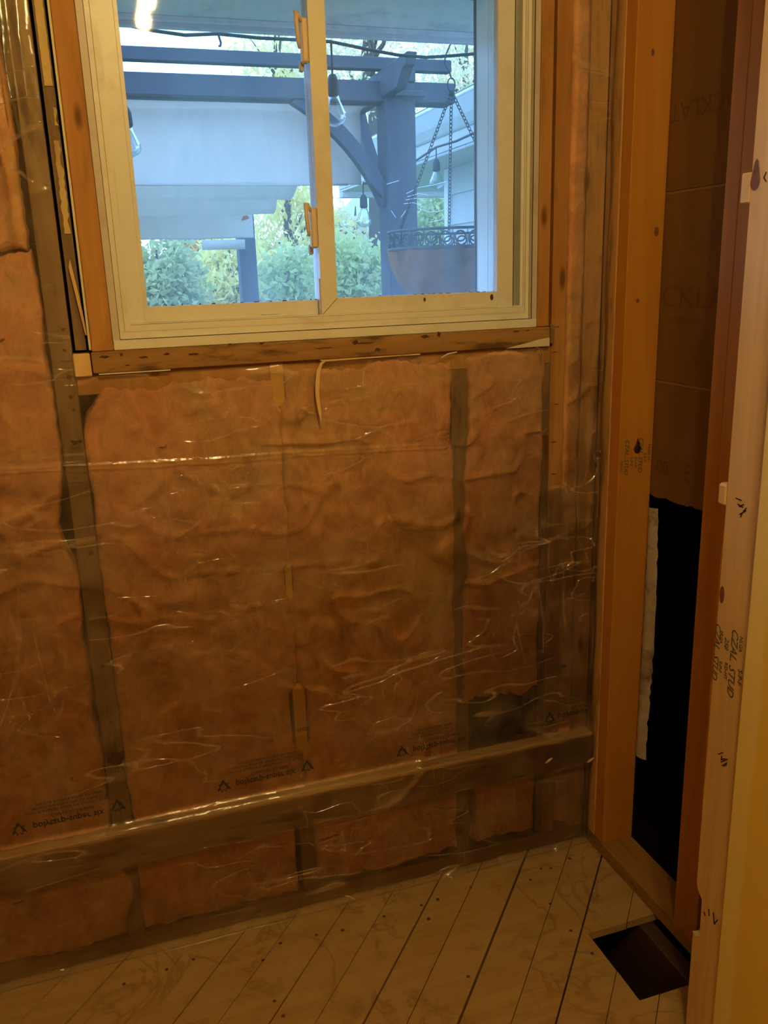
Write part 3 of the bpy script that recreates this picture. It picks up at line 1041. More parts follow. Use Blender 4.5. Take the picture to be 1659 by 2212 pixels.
def poly_y(x, z):
    y = -.0195
    # draped over the ledger board
    t = sm(.475, .338, z) * sm(.235, .25, z)
    drape = .0235 * (sm(.356, .336, z) if z > .336 else (1.0 if z > .247 else sm(.225, .247, z)))
    y -= drape
    # kicks out on to the floor
    y -= .012 * sm(.03, 0, z) ** 2
    # fine crinkle, mostly slanting
    y -= .0011 * mn.noise(Vector((x * 10 + z * 6, z * 13 - x * 6, 1.7))) + .0007 * mn.noise(Vector((x * 26, z * 24, 5.1)))
    rd = abs(mn.noise(Vector((x * 5.5 + z * 7, z * 4 - x * 5, 9.0))))
    y -= .0016 * max(0, .05 - rd) / .05
    cz = crease_z(x)
    if cz is not None:
        q = z - cz + .0010 * mn.noise(Vector((x * 30, 0, 3)))
        sl_ = .42 + .07 * mn.noise(Vector((x * 6, 2, 1)))
        top_ = .0075 * sl_
        if 0 <= q < .0075: y -= (.0075 - q) * (sl_ + 9.0 * (.0075 - q) - .034)
        elif -.0025 < q < 0: y -= (.0025 + q) / .0025 * .0075 * (sl_ + .0335)
    d = seg_dist(x, z, SW)
    if d < .016: y -= .006 * (1 - d / .016)
    for (cx, cz_, rr, am) in PUCK:
        q = math.hypot(x - cx, z - cz_)
        if q < rr:
            a = math.atan2(z - cz_, x - cx)
            y -= am * (1 - q / rr) * (.5 + .5 * math.sin(a * 9 + 3 * mn.noise(Vector((x * 40, z * 40, 0)))))
    # loose gathered folds, top left
    if x < -.05 and z > 1.5:
        f = sm(1.5, 1.8, z) * sm(-.05, -.07, x)
        y -= f * .010 * (.5 + .5 * math.sin(x * 190 + 3.5 * mn.noise(Vector((x * 8, z * 5, 2))) + z * 6)) * (1.1 - .5 * sm(1.78, 1.95, z))
    # thin vertical standing folds beside the corner
    if x > 1.03:
        xr = 1.092 + .006 * mn.noise(Vector((0, z * 5, 8)))
        y -= .005 * max(0, 1 - abs(x - xr) / .005)
    return y


def ragged_top(x):
    return 1.323 - .012 * sm(.3, .1, x) * sm(-.06, .05, x) + .003 * mn.noise(Vector((x * 14, 0, 0)))


xs = np.arange(-1.20, 1.1095, .0075).tolist() + [1.109]
zs = [0.0012, .004, .008, .014, .02, .028] + np.arange(.036, 1.118, .0072).tolist() + np.arange(1.121, 1.168, .0016).tolist() + np.arange(1.172, 1.3275, .0072).tolist()
poly = empty('vapour_barrier_sheet', (0, -.02, 0))
tag(poly, 'clear crinkled plastic sheet stapled over the pink insulation below and beside the window', 'plastic sheet')
surf('sheet', lambda x, z: (x, poly_y(x, z), z), xs, zs, MT['poly'], poly,
     keep=lambda x, z: not (.975 < x < 1.022 and 1.0 < z) and z < ragged_top(x) + .01)
zs2 = np.arange(1.324, 2.43, .0075).tolist()
surf('sheet_side', lambda x, z: (x, poly_y(x, z), z), [x for x in xs if x < -.040] + [-.044 + 0], zs2, MT['poly'], poly)
surf('sheet_side', lambda x, z: (x, poly_y(x, z), z), [1.0225] + [x for x in xs if x > 1.024], zs2, MT['poly'], poly)
# flap lying on the floor
surf('floor_lap', lambda x, t: (x, poly_y(x, .0012) - t * (.006 + .004 * mn.noise(Vector((x * 4, 0, 0)))), .0012 + .004 * math.sin(t * math.pi) * (1 + mn.noise(Vector((x * 9, 1, 1))))),
     xs, np.linspace(0, 1, 6).tolist(), MT['poly'], poly)
# standing hem of the sheet along the corner
surf('hem', lambda t, z: (1.1095 - .0015 * math.sin(z * 18) - t * .003, -.020 - t * (.018 + .008 * mn.noise(Vector((0, z * 6, 1)))), z), [0, .33, .66, 1], np.arange(.03, 2.42, .012).tolist(), MT['poly'], poly)


def pr(cx, cz, flip=-1, tilt=0.0):
    ct, st_ = math.cos(tilt), math.sin(tilt)

    def f(u, v):
        x = cx + u * ct - v * flip * st_
        z = cz + u * st_ + v * flip * ct
        return (x, poly_y(x, z) - .0012, z)
    return f


TRI = [[(-.011, -.012), (0, .012), (.011, -.010)], [(.0, .012), (.015, -.012)]]
LEAF = [(0, -.016), (-.003, -.009), (-.010, -.010), (-.008, -.004), (-.013, .002), (-.006, .002), (-.005, .009), (0, .004), (.005, .009), (.006, .002), (.013, .002), (.008, -.004), (.010, -.010), (.003, -.009), (0, -.016)]
for i, (x0, x1, zc) in enumerate([(-.248, -.090, .386), (.184, .335, .388), (.613, .765, .3815), (1.012, 1.10, .391)]):
    zc -= .0
    cx = (x0 + x1) / 2
    body = 'polytarp-super six' if i < 3 else 'polytarp-su'
    text_obj('print', body, .0215, pr(cx, zc), MT['ink'], poly, 0, .0003, (x1 - x0) / (.0215 * (8.0 if i < 3 else 4.9)))
    text_obj('print', 'CAN2-51.33-M80' if i < 3 else 'CAN2-51.3', .0105, pr(cx + .01, zc + .018), MT['ink_soft'], poly, 0, .0002, 1.15)
    for k, dz in enumerate((.032, .041, .050)):
        text_obj('print', ('VAPOUR BARRIER SUPER SIX CAN2 51.33 M80' if i < 3 else 'VAPOUR BARRIER SUPER')[:38 - 4 * k], .0088, pr(cx + .004 * k, zc + dz), MT['ink_soft'], poly, 0, .0001, 1.0)
    strokes('print', TRI, pr(x0 - .022, zc + .003, 1), .0028, MT['ink'], poly)
    strokes('print', [LEAF], pr(x0 - .021, zc - .004), .0016, MT['ink'], poly)
    if i < 3:
        strokes('print', TRI, pr(x1 + .022, zc + .010, 1), .0028, MT['ink'], poly)
        strokes('print', [LEAF], pr(x1 + .022, zc + .004), .0016, MT['ink'], poly)
for (px, py) in [(155, 1683), (587, 1601), (960, 1533)]:
    q = on_y(px, py, -.02)
    text_obj('print', 'Y', .012, pr(q[0], q[2], 1), MT['ink_soft'], poly, 0, .0002)
q = on_y(655, 1575, -.02)
text_obj('print', '45020', .013, pr(q[0], q[2]), MT['ink_soft'], poly, 0, .0002)
# torn hole with a burnt-looking rim over the grey stud
q = on_y(250, 1640, -.02)
r = random.Random(3)
pts = [(-.018, .004), (-.014, .010), (-.008, .011), (-.007, .018), (.002, .017), (.006, .013), (.014, .019), (.019, .014), (.018, .004), (.012, -.004), (.010, -.012), (.0, -.014), (-.008, -.011), (-.016, -.004)]
bm = bmesh.new()
bm.faces.new([bm.verts.new(pr(q[0], q[2], 1)(*p)) for p in pts])
bm_obj('torn_patch', bm, MT['resin'], poly)
text_obj('print', 'ISO 9', .014, pr(q[0], q[2] - .026, 1), MT['ink_soft'], poly, 0, .0002)
# small tears
for (px, py, s) in [(165, 955, .010), (1210, 1440, .014)]:
    q = on_y(px, py, -.02)
    bm = bmesh.new()
    pts = [(-1.1, .5), (-.2, .25), (.9, .4), (1.2, 0), (.3, -.3), (-.5, -.55)]
    bm.faces.new([bm.verts.new(pr(q[0], q[2], 1)(p[0] * s, p[1] * s)) for p in pts])
    bm_obj('tear', bm, MT['mould_and_shade'], poly)
# tattered lower edge where the plastic is torn off the bare stud
q = on_y(1200, 1045)
surf('torn_flap', lambda u, t: (.986 + u * .034, -.022 - t * .010 * (1 - abs(2 * u - .8)), 1.000 + t * .006 * u - .004 * (1 - u)), np.linspace(0, 1, 7).tolist(), [0, .5, 1], MT['vinyl_grey'], poly)

# staples
for (px, py) in [(1199, 760), (1202, 873), (1196, 955), (1196, 1024), (1204, 706)]:
    q = on_y(px, py, 0)
    st_ = box('staple', q[0] - .005, q[0] + .005, -.0012, .0, q[2] - .0006, q[2] + .0006, MT['pen'], wall_back, 0)

# ================================================================== SMALL THINGS INDOORS
# curled splinter hanging from the sill
P = [(.640, -.0175, 1.3262), (.52, -.018, 1.3258), (.449, -.0185, 1.3255), (.438, -.024, 1.320), (.4305, -.028, 1.305), (.4265, -.029, 1.28), (.4255, -.028, 1.255), (.4285, -.027, 1.225), (.4315, -.027, 1.197)]


def ribbon(name, P, widths, thick, mat, wdir=Vector((1, 0, .35))):
    bm = bmesh.new()
    rows = []
    for i, p in enumerate(P):
        p = Vector(p)
        d = (Vector(P[min(i + 1, len(P) - 1)]) - Vector(P[max(i - 1, 0)])).normalized()
        n = Vector((0, 1, 0))
        s = d.cross(n).normalized() * widths[i] * .5
        rows.append([bm.verts.new(p + s), bm.verts.new(p - s), bm.verts.new(p - s - n * thick), bm.verts.new(p + s - n * thick)])
    for a, b in zip(rows, rows[1:]):
        for k in range(4):
            bm.faces.new((a[k], a[(k + 1) % 4], b[(k + 1) % 4], b[k]))
    bm.faces.new(rows[0][::-1])
    bm.faces.new(rows[-1])
    return bm_obj(name, bm, mat)


tag(ribbon('wood_splinter', P, [.002, .003, .004, .006, .008, .0085, .008, .0065, .002], .0014, MT['stud_pale']), 'pale curled wood splinter dangling from the sill board', 'splinter')
P = [(.985 + .0, -.018, 1.3262), (.952, -.019, 1.324), (.957, -.024, 1.312), (.960, -.026, 1.292)]
P = [(.935, -.0175, 1.3260), (.944, -.021, 1.322), (.948, -.024, 1.312), (.949, -.026, 1.292)]
tag(ribbon('wood_splinter', P, [.002, .002, .002, .001], .0008, MT['stud_grey']), 'thin thread-like splinter under the right end of the sill board', 'splinter')
P = [(.745, -.0175, 1.3262), (.722, -.020, 1.3235), (.705, -.024, 1.3165)]
tag(ribbon('wood_splinter', P, [.0025, .003, .0015], .0008, MT['cream_paint']), 'short pale splinter under the middle of the sill board', 'splinter')
for (px, py, lab) in [(1186, 1643, 'pale foam crumb on the lower edge of the ledger board'), (1276, 1642, 'pale foam crumb in the corner under the ledger board')]:
    q = on_y(px, py, -.047)
    bm = bmesh.new()
    bmesh.ops.create_icosphere(bm, subdivisions=2, radius=1)
    for v in bm.verts:
        k = 1 + .25 * mn.noise(v.co * 2.2 + Vector((px, 0, 0)))
        v.co = Vector((q[0] + v.co.x * .010 * k + v.co.z * .004, q[1] + v.co.y * .003, q[2] + v.co.z * .006 * k + v.co.x * .003))
    tag(bm_obj('foam_crumb', bm, MT['foam'], None, True), lab, 'crumb')
for (px, py, sx_, lab) in [(755, 1938, .011, 'tiny curled wood shaving lying at the foot of the plastic')]:
    q = on_y(px, py, -.055)
    tag(ribbon('wood_shaving', [(q[0] - sx_, q[1], q[2] + .008), (q[0], q[1] - .002, q[2] + .004), (q[0] + sx_, q[1] - .004, q[2] - .006)], [.003, .004, .002], .001, MT['foam']), lab, 'shaving')

# ceiling fixture with two bare bulbs, behind and above the view; its glare shows in the panes
lampo = tag(empty('ceiling_lamp', (.325, -1.85, 2.62)), 'two-bulb ceiling fixture with bare warm bulbs', 'lamp')
LZ = 2.62 - 2.44
box('base_plate', .265, .385, -2.04, -1.64, 2.598, 2.6195, MT['porcelain'], lampo, .004)
for (yy,) in [(-1.97,), (-1.70,)]:
    lathe('socket', [(r_, z_ + LZ) for r_, z_ in [(.0, 2.418), (.022, 2.418), (.02, 2.375), (.0, 2.375)]], .325, yy, MT['porcelain'], lampo, 16)
    lathe('bulb', [(r_, z_ + LZ) for r_, z_ in [(.0, 2.269), (.013, 2.271), (.024, 2.281), (.030, 2.30), (.027, 2.322), (.017, 2.345), (.013, 2.3745), (.0, 2.3745)]], .325, yy, MT['bulb_lit'], lampo, 20)

# ================================================================== OUTDOORS
exec_out = True
MT['soffit'] = plain('soffit', (.74, .74, .74), .7, .2, .08, 6, dirt=(.25, .25, .26), dirtamt=.5)
MT['fascia'] = plain('fascia', (.62, .63, .64), .5, .3, .05)
MT['pergola'] = plain('pergola', (.06, .065, .075), .7, .2, .15, 12)
MT['canvas'] = None
MT['cable'] = plain('cable', (.02, .022, .026), .5, .3)
MT['chain'] = plain('chain', (.05, .05, .055), .5, .4, .2, 30)
MT['iron'] = plain('iron', (.08, .08, .085), .5, .4, .2, 30)
MT['coir'] = plain('coir', (.38, .17, .075), .95, .05, .35, 30, .9, dirt=(.10, .06, .04), dirtamt=.8)
MT['siding'] = plain('siding', (.60, .60, .58), .6, .3, .05)
MT['gutter'] = plain('gutter', (.80, .82, .84), .35, .5, .03)
MT['roof'] = plain('roof', (.30, .32, .34), .9, .1, .2, 30)
MT['bluehouse'] = plain('bluehouse', (.45, .62, .70), .6, .3, .05)
MT['bark'] = plain('bark', (.10, .085, .07), .95, .1, .3, 20)
MT['grass'] = plain('grass', (.12, .17, .05), .95, .1, .3, 5)
MT['red_leaf'] = plain('red_leaf', (.45, .12, .05), .8, .2, .2)
MT['web'] = plain('web', (.75, .78, .8), .9, .1, .05)


def m_bulbglass():
    k = NT('bulb_glass')
    tr = k.n('BsdfTransparent')
    tr.inputs[0].default_value = (.92, .95, .97, 1)
    gl = k.n('BsdfGlossy')
    gl.inputs['Roughness'].default_value = .08
    lw = k.n('LayerWeight')
    lw.inputs[0].default_value = .45
    m = k.n('MixShader')
    k.l(lw.outputs['Facing'], m.inputs[0])
    k.l(tr.outputs[0], m.inputs[1])
    k.l(gl.outputs[0], m.inputs[2])
    k.l(m.outputs[0], k.out.inputs[0])
    return k.m


MT['bulb_glass'] = m_bulbglass()


def m_leaf(name, c1, c2):
    k = NT(name)
    g = k.noise(k.coord((1, 1, 1)), 2.2, 3, .6)
    c = k.mix(k.ramp(g, [(.35, (0,) * 3), (.65, (1,) * 3)]), c1, c2)
    d = k.n('BsdfDiffuse')
    t = k.n('BsdfTranslucent')
    k.l(c, d.inputs[0])
    k.l(c, t.inputs[0])
    m = k.n('MixShader')
    m.inputs[0].default_value = .45
    k.l(d.outputs[0], m.inputs[1])
    k.l(t.outputs[0], m.inputs[2])
    k.l(m.outputs[0], k.out.inputs[0])
    return k.m


MT['canvas'] = m_leaf('canvas', (.80, .73, .64), (.76, .69, .60))
tag(box('ground', -14, 30, .15, 45, -.42, -.4, MT['grass'], None, 0), kind='structure')

# own eave over the window
eave = tag(empty('eave', (.5, .3, 2.08)), kind='structure')
box('soffit_panel', -2, 4, .1025, .754, 2.150, 2.17, MT['soffit'], eave, 0)
box('soffit_trim', -2, 4, .738, .7535, 2.1375, 2.1495, MT['soffit'], eave, .001)
box('fascia_board', -2, 4, .754, .778, 2.125, 2.32, MT['fascia'], eave, .002)
box('eave_roof', -2, 4, .1025, .80, 2.321, 2.34, MT['roof'], eave, 0)


def pt(a, b, d):
    return Vector((a * d, d - 1.773, 1.498 + b * d))


def pq(px, py, d):
    v = ray(px, py)
    return Vector((v[0] / v[1] * d, d - 1.773, 1.498 + v[2] / v[1] * d))


def hang_bulb(parent, p, drop, s=1.0):
    """pendant socket and clear bulb hanging from point p"""
    tube('drop_wire', [p, p + Vector((0, 0, -drop))], .0022 * s, MT['cable'], parent, 6)
    z = p.z - drop
    so = lathe('socket', [(.0, z + .004 * s), (.008 * s, z), (.013 * s, z - .012 * s), (.014 * s, z - .038 * s), (.011 * s, z - .042 * s), (0, z - .042 * s)], p.x, p.y, MT['cable'], parent, 12)
    z -= .041 * s
    lathe('bulb', [(.011 * s, z), (.016 * s, z - .014 * s), (.026 * s, z - .036 * s), (.028 * s, z - .048 * s), (.020 * s, z - .058 * s), (.007 * s, z - .064 * s), (0, z - .065 * s)], p.x, p.y, MT['bulb_glass'], so, 16)
    return so


sl = tag(empty('string_light', (.5, .80, 2.12)), 'black cable of clear bulbs strung under the eave outside the window', 'string light')
cp = [pq(*p, 2.585) for p in [(120, 45), (262, 52), (330, 66), (400, 76), (470, 73), (560, 82), (640, 86), (715, 90), (800, 108), (860, 119), (920, 124), (970, 121), (1030, 116), (1120, 112)]]
tube('cable', cp, .0045, MT['cable'], sl, 8)
hang_bulb(sl, cp[7], .085, 1.28)
hang_bulb(sl, pq(252, 60, 2.60), .19, 1.2)
hk = [pq(*p, 2.578) for p in [(471, 66), (472, 76), (477, 92), (476, 100), (472, 99)]]
tube('cable_hook', hk, .003, MT['cable'], sl, 6)

# hanging basket
bc = Vector((1.0886, .806, 1.5786))
bas = tag(empty('hanging_basket', bc), 'hanging wire basket with brown coir liner and scrolled metal rim outside the right pane', 'basket')
R_ = .2038
ZT, ZB = 1.6145, 1.5630


def coir(u, t):
    r = R_ * math.cos(t) * (1 + .03 * mn.noise(Vector((math.cos(u) * 5, math.sin(u) * 5, t * 4))) + .02 * math.sin(u * 9))
    return (bc.x + r * math.cos(u), bc.y + r * math.sin(u), ZB + .004 - .19 * math.sin(t))


surf('liner', coir, np.linspace(0, 2 * math.pi, 65).tolist(), np.linspace(0, math.pi / 2, 16).tolist(), MT['coir'], bas)
for z in (ZT, ZB):
    tube('rim_ring', [(bc.x + R_ * math.cos(a), bc.y + R_ * math.sin(a), z) for a in np.linspace(0, 2 * math.pi, 49)[:-1]], .0045 if z > 1.6 else .0055, MT['iron'], bas, 6, True)
NS = 30
for k in range(NS):
    a0 = 2 * math.pi * k / NS
    pts = []
    for t in np.linspace(0, 2 * math.pi, 13)[:-1]:
        a = a0 + .075 * math.cos(t)
        pts.append((bc.x + R_ * math.cos(a), bc.y + R_ * math.sin(a), (ZT + ZB) / 2 + .003 + .0145 * math.sin(t)))
    tube('rim_scroll', pts, .0028, MT['iron'], bas, 5, True)
    a = a0 + math.pi / NS
    tube('rim_bar', [(bc.x + R_ * math.cos(a + s), bc.y + R_ * math.sin(a + s), z) for s, z in [(-.09, ZB + .003), (-.02, ZB + .012), (0, ZT - .002), (.02, ZB + .012), (.09, ZB + .003)]], .0022, MT['iron'], bas, 5)
top = pq(970, 118, 2.579)
rg = pq(975, 183, 2.579)
tube('hook_wire', [top + Vector((0, -.02, .03)), top + Vector((-.012, 0, -.005)), top + Vector((-.014, 0, -.025)), top + Vector((.0, 0, -.045)), rg + Vector((.002, 0, .014))], .0022, MT['iron'], bas, 6)
tube('ring', [(rg.x + .012 * math.cos(a), rg.y, rg.z + .018 * math.sin(a)) for a in np.linspace(0, 2 * math.pi, 17)[:-1]], .002, MT['iron'], bas, 6, True)


def chain(parent, a, b, n, name='chain'):
    bm = bmesh.new()
    a, b = Vector(a), Vector(b)
    d = (b - a) / n
    u = d.normalized()
    s1 = u.cross(Vector((0, 1, 0))).normalized()
    s2 = u.cross(s1)
    for k in range(n):
        c = a + d * (k + .5)
        s = s1 if k % 2 == 0 else (s2 * .8 + s1 * .6)
        L = d.length * .66
        w_ = d.length * .34
        add_tube(bm, [c + u * (L * math.sin(t)) + s * (w_ * math.cos(t)) for t in np.linspace(0, 2 * math.pi, 11)[:-1]], .0014, 5, closed=True)
    return bm_obj(name, bm, MT['chain'], parent, True)


for ang_ in (math.radians(196), math.radians(-50), math.radians(72)):
    chain(bas, rg + Vector((0, 0, -.018)), (bc.x + R_ * math.cos(ang_), bc.y + R_ * math.sin(ang_), ZT + .003), 38)

# pergola
pg = tag(empty('pergola', (1.4, 2.2, -.4)), 'dark grey timber pergola with curved braces beyond the window', 'pergola')
PX0, PX1, PY0, PY1 = 1.326, 1.466, 2.127, 2.267
box('post', PX0, PX1, PY0, PY1, -.4, 2.30, MT['pergola'], pg, .006)
box('post_cap', PX0 + .03, PX1 + .0, PY0 - .01, PY1, 2.30, 2.345, MT['pergola'], pg, .004)
box('post_trim', PX0 - .012, PX1 + .04, PY0 - .03, PY0 - .001, 2.238, 2.262, MT['pergola'], pg, .003)
box('post', 1.205, 1.345, 5.60, 5.74, -.4, 2.35, MT['pergola'], pg, .006)
box('beam', -2.5, 1.665, PY0 + .02, PY0 + .07, 2.222, 2.305, MT['pergola'], pg, .003)
box('beam', -2.5, 1.665, PY1 - .05, PY1 + .0, 2.222, 2.305, MT['pergola'], pg, .003)
box('beam', -2.5, 1.50, 5.62, 5.70, 2.25, 2.38, MT['pergola'], pg, .003)
box('purlin', -2.5, 1.655, 2.16, 2.21, 2.352, 2.402, MT['pergola'], pg, .003)
box('purlin', -2.5, 1.655, 3.2, 3.25, 2.402, 2.44, MT['pergola'], pg, .003)
for xc in (1.33, -.9):
    prism('rafter', [(1.80, 2.345), (1.82, 2.30), (1.86, 2.30), (1.90, 2.262), (1.93, 2.235), (5.9, 2.235), (5.9, 2.345)], 'x', xc - .02, xc + .025, MT['pergola'], pg, .003)


def arc_brace(name, A, B, bulge, wdt, dep, axis):
    """curved knee brace between two points in a plane (axis 'y' or 'x' is the thickness direction)"""
    A, B = Vector(A), Vector(B)
    mid = (A + B) / 2
    d = B - A
    n = Vector((-d.y, d.x)).normalized()
    C = mid + n * bulge
    out, inn = [], []
    for t in np.linspace(0, 1, 13):
        p = A * (1 - t) ** 2 + C * 2 * t * (1 - t) + B * t * t
        tg = (C - A) * (1 - t) + (B - C) * t
        nn = Vector((-tg.y, tg.x)).normalized()
        out.append(p + nn * wdt / 2)
        inn.append(p - nn * wdt / 2)
    return [tuple(p) for p in out] + [tuple(p) for p in inn[::-1]]


prism('brace', arc_brace('brace', (.93, 2.235), (1.335, 1.80), .10, .06, 0, 'y'), 'y', PY0 + .03, PY0 + .085, MT['pergola'], pg)
prism('brace', arc_brace('brace', (2.255, 1.86), (2.60, 2.235), -.05, .05, 0, 'x'), 'x', PX0 + .0, PX0 + .05, MT['pergola'], pg)
# third bulb hangs from the brace
s3 = tag(empty('string_light', (1.24, 2.2, 1.9)), 'dark pendant socket hanging from the curved pergola brace', 'string light')
p3 = pq(784, 396, 3.93)
tube('bracket', [p3 + Vector((.0, 0, .0)), p3 + Vector((.03, 0, .0)), p3 + Vector((.085, 0, -.06))], .006, MT['cable'], s3, 6)
hang_bulb(s3, p3, .05, 1.3)

# draped shade canopy
prof = [(4.95, 2.20), (5.25, 2.12), (5.4, 2.01), (5.52, 1.965), (5.62, 1.955), (5.74, 1.98), (5.84, 2.06), (5.92, 2.09), (5.99, 2.02), (6.06, 1.935), (6.14, 1.908), (6.24, 1.915), (6.4, 2.0), (6.6, 2.10), (6.85, 2.12),
        (6.93, 2.08), (6.96, 1.95), (6.97, 1.785)]
dd = [p[0] for p in prof]
tt = np.linspace(0, len(prof) - 1, 150)


def canopy(u, t):
    i = min(int(t), len(prof) - 2)
    f = t - i
    f = f * f * (3 - 2 * f) * .3 + f * .7
    d = prof[i][0] + (prof[i + 1][0] - prof[i][0]) * f
    z = prof[i][1] + (prof[i + 1][1] - prof[i][1]) * f
    x = -2.3 + u * (1.26 + 2.3)
    wv = .010 * mn.noise(Vector((x * 3, d * 2, 0))) * (1 if d > 4.1 else .3)
    return (x, d - 1.773 + wv, z + wv * .6)


can = tag(surf('shade_canopy', canopy, np.linspace(0, 1, 50).tolist(), tt.tolist(), MT['canvas']), 'beige fabric shade gathered in swags further back under the pergola', 'canopy')
def drop(u, v):
    x = -2.3 + u * (1.265 + 2.3)
    d = 4.085 + .02 * v + .012 * mn.noise(Vector((x * 2.2, v * 1.5, 3))) + .006 * mn.noise(Vector((x * 6, v * 4, 5)))
    if v < .08: d -= .10 * (1 - v / .08)
    return (x, d - 1.773, 2.236 - .340 * v + .012 * max(0, .08 - v) / .08 + .004 * mn.noise(Vector((x * 2, 0, 9))))


dr = tag(surf('shade_drop', drop, np.linspace(0, 1, 60).tolist(), np.linspace(0, 1, 40).tolist(), MT['canvas']), 'wide beige fabric drop hanging straight from the near pergola beam', 'canopy')
dr.modifiers.new('thick', 'SOLIDIFY').thickness = .004
tube('hem', [(-2.3 + k * .1, drop((k * .1) / 3.565, 1)[1], 1.897) for k in range(36)], .006, MT['canvas'], dr, 6)
so = can.modifiers.new('thick', 'SOLIDIFY')
so.thickness = .004
tag(surf('valance_strip', lambda u, v: (.9 + u * .345, 5.52 + .02 * v, 1.79 - .075 * v + .0), [0, .5, 1], [0, .5, 1], MT['canvas']), 'small pale fabric strip beside the far pergola post', 'fabric')
v = bpy.data.objects['valance_strip'].modifiers.new('thick', 'SOLIDIFY')
v.thickness = .004
q = pq(530, 471, 6.95)
tag(pyd('fallen_leaf', [(q.x - .035, q.y - .012, q.z - .02), (q.x - .02, q.y - .02, q.z + .012), (q.x + .012, q.y - .015, q.z + .02), (q.x + .03, q.y - .012, q.z), (q.x + .008, q.y - .018, q.z - .012)], [(0, 1, 2, 3, 4)], MT['red_leaf']), 'single red-brown leaf on the shade fabric', 'leaf')

# neighbouring wing with white gutter
hw = tag(empty('house_wing', (2.4, 3.5, -.4)), 'pale house wing with a white gutter and soffit at right outside', 'building')
prism('gutter', [(1.96, 2.375), (1.975, 2.385), (2.0, 2.385), (2.085, 2.37), (2.085, 2.262), (2.04, 2.258), (2.005, 2.30)], 'y', 1.2, 5.55, MT['gutter'], hw)
tube('gutter_lip', [(1.968, 1.2, 2.383), (1.968, 5.55, 2.383)], .013, MT['gutter'], hw, 8)
box('fascia_board', 2.06, 2.085, 1.2, 5.55, 2.165, 2.26, MT['siding'], hw, .002)
tube('soffit_bead', [(2.055, 1.2, 2.262), (2.055, 5.55, 2.262)], .012, MT['gutter'], hw, 8)
for k in range(15):
    box('soffit_panel', 2.06, 4.2, 1.2 + .29 * k, 1.2 + .29 * k + .286, 2.145 + .0, 2.162, MT['siding'], hw, .003)
prism('roof_slope', [(2.0, 2.39), (4.2, 3.1), (4.2, 3.13), (1.98, 2.41)], 'y', 1.2, 5.6, MT['roof'], hw)
for k in range(13):
    z = -.3 + k * .19
    prism('siding_board', [(2.352, z), (2.366, z + .19), (2.40, z + .19), (2.40, z)], 'y', 1.6, 3.86, MT['siding'], hw)
box('corner_post', 2.335, 2.40, 3.862, 3.93, -.4, 2.144, MT['gutter'], hw, .003)
box('porch_beam', 2.06, 4.2, 5.45, 5.54, 2.10, 2.1445, MT['siding'], hw, .003)
s2l = tag(empty('string_light', (2.0, 3.2, 2.17)), 'cable with a clear bulb along the white gutter', 'string light')
c2 = [pq(*p, d) for p, d in [((1060, 268), 4.2), ((1025, 287), 4.45), ((985, 305), 4.7), ((942, 318), 5.0), ((900, 346), 5.3), ((860, 366), 5.7)]]
tube('cable', c2, .007, MT['cable'], s2l, 6)
hang_bulb(s2l, c2[3], .065, 1.55)

# far pale-blue house
fh = tag(empty('far_house', (7, 20, -.4)), 'far pale blue house glimpsed left of the pergola post', 'building')
d0 = 20.0
a = pq(797, 480, d0)
b = pq(900, 600, d0)
for k in range(8):
    box('wall_panel', a.x + .29 * k, a.x + .29 * k + .27, a.y, a.y + 3, -.4, a.z, MT['bluehouse'], fh, .004)
prism('roof_slope', [(a.x - .25, a.z), (a.x + 2.6, a.z), (a.x + 2.6, a.z + 1.6), (a.x + .8, a.z + 1.0)], 'y', a.y - .3, a.y + 3.2, MT['bluehouse'], fh)
box('downpipe', a.x - .06, a.x + .03, a.y - .1, a.y - .02, -.4, a.z, MT['gutter'], fh, .01)


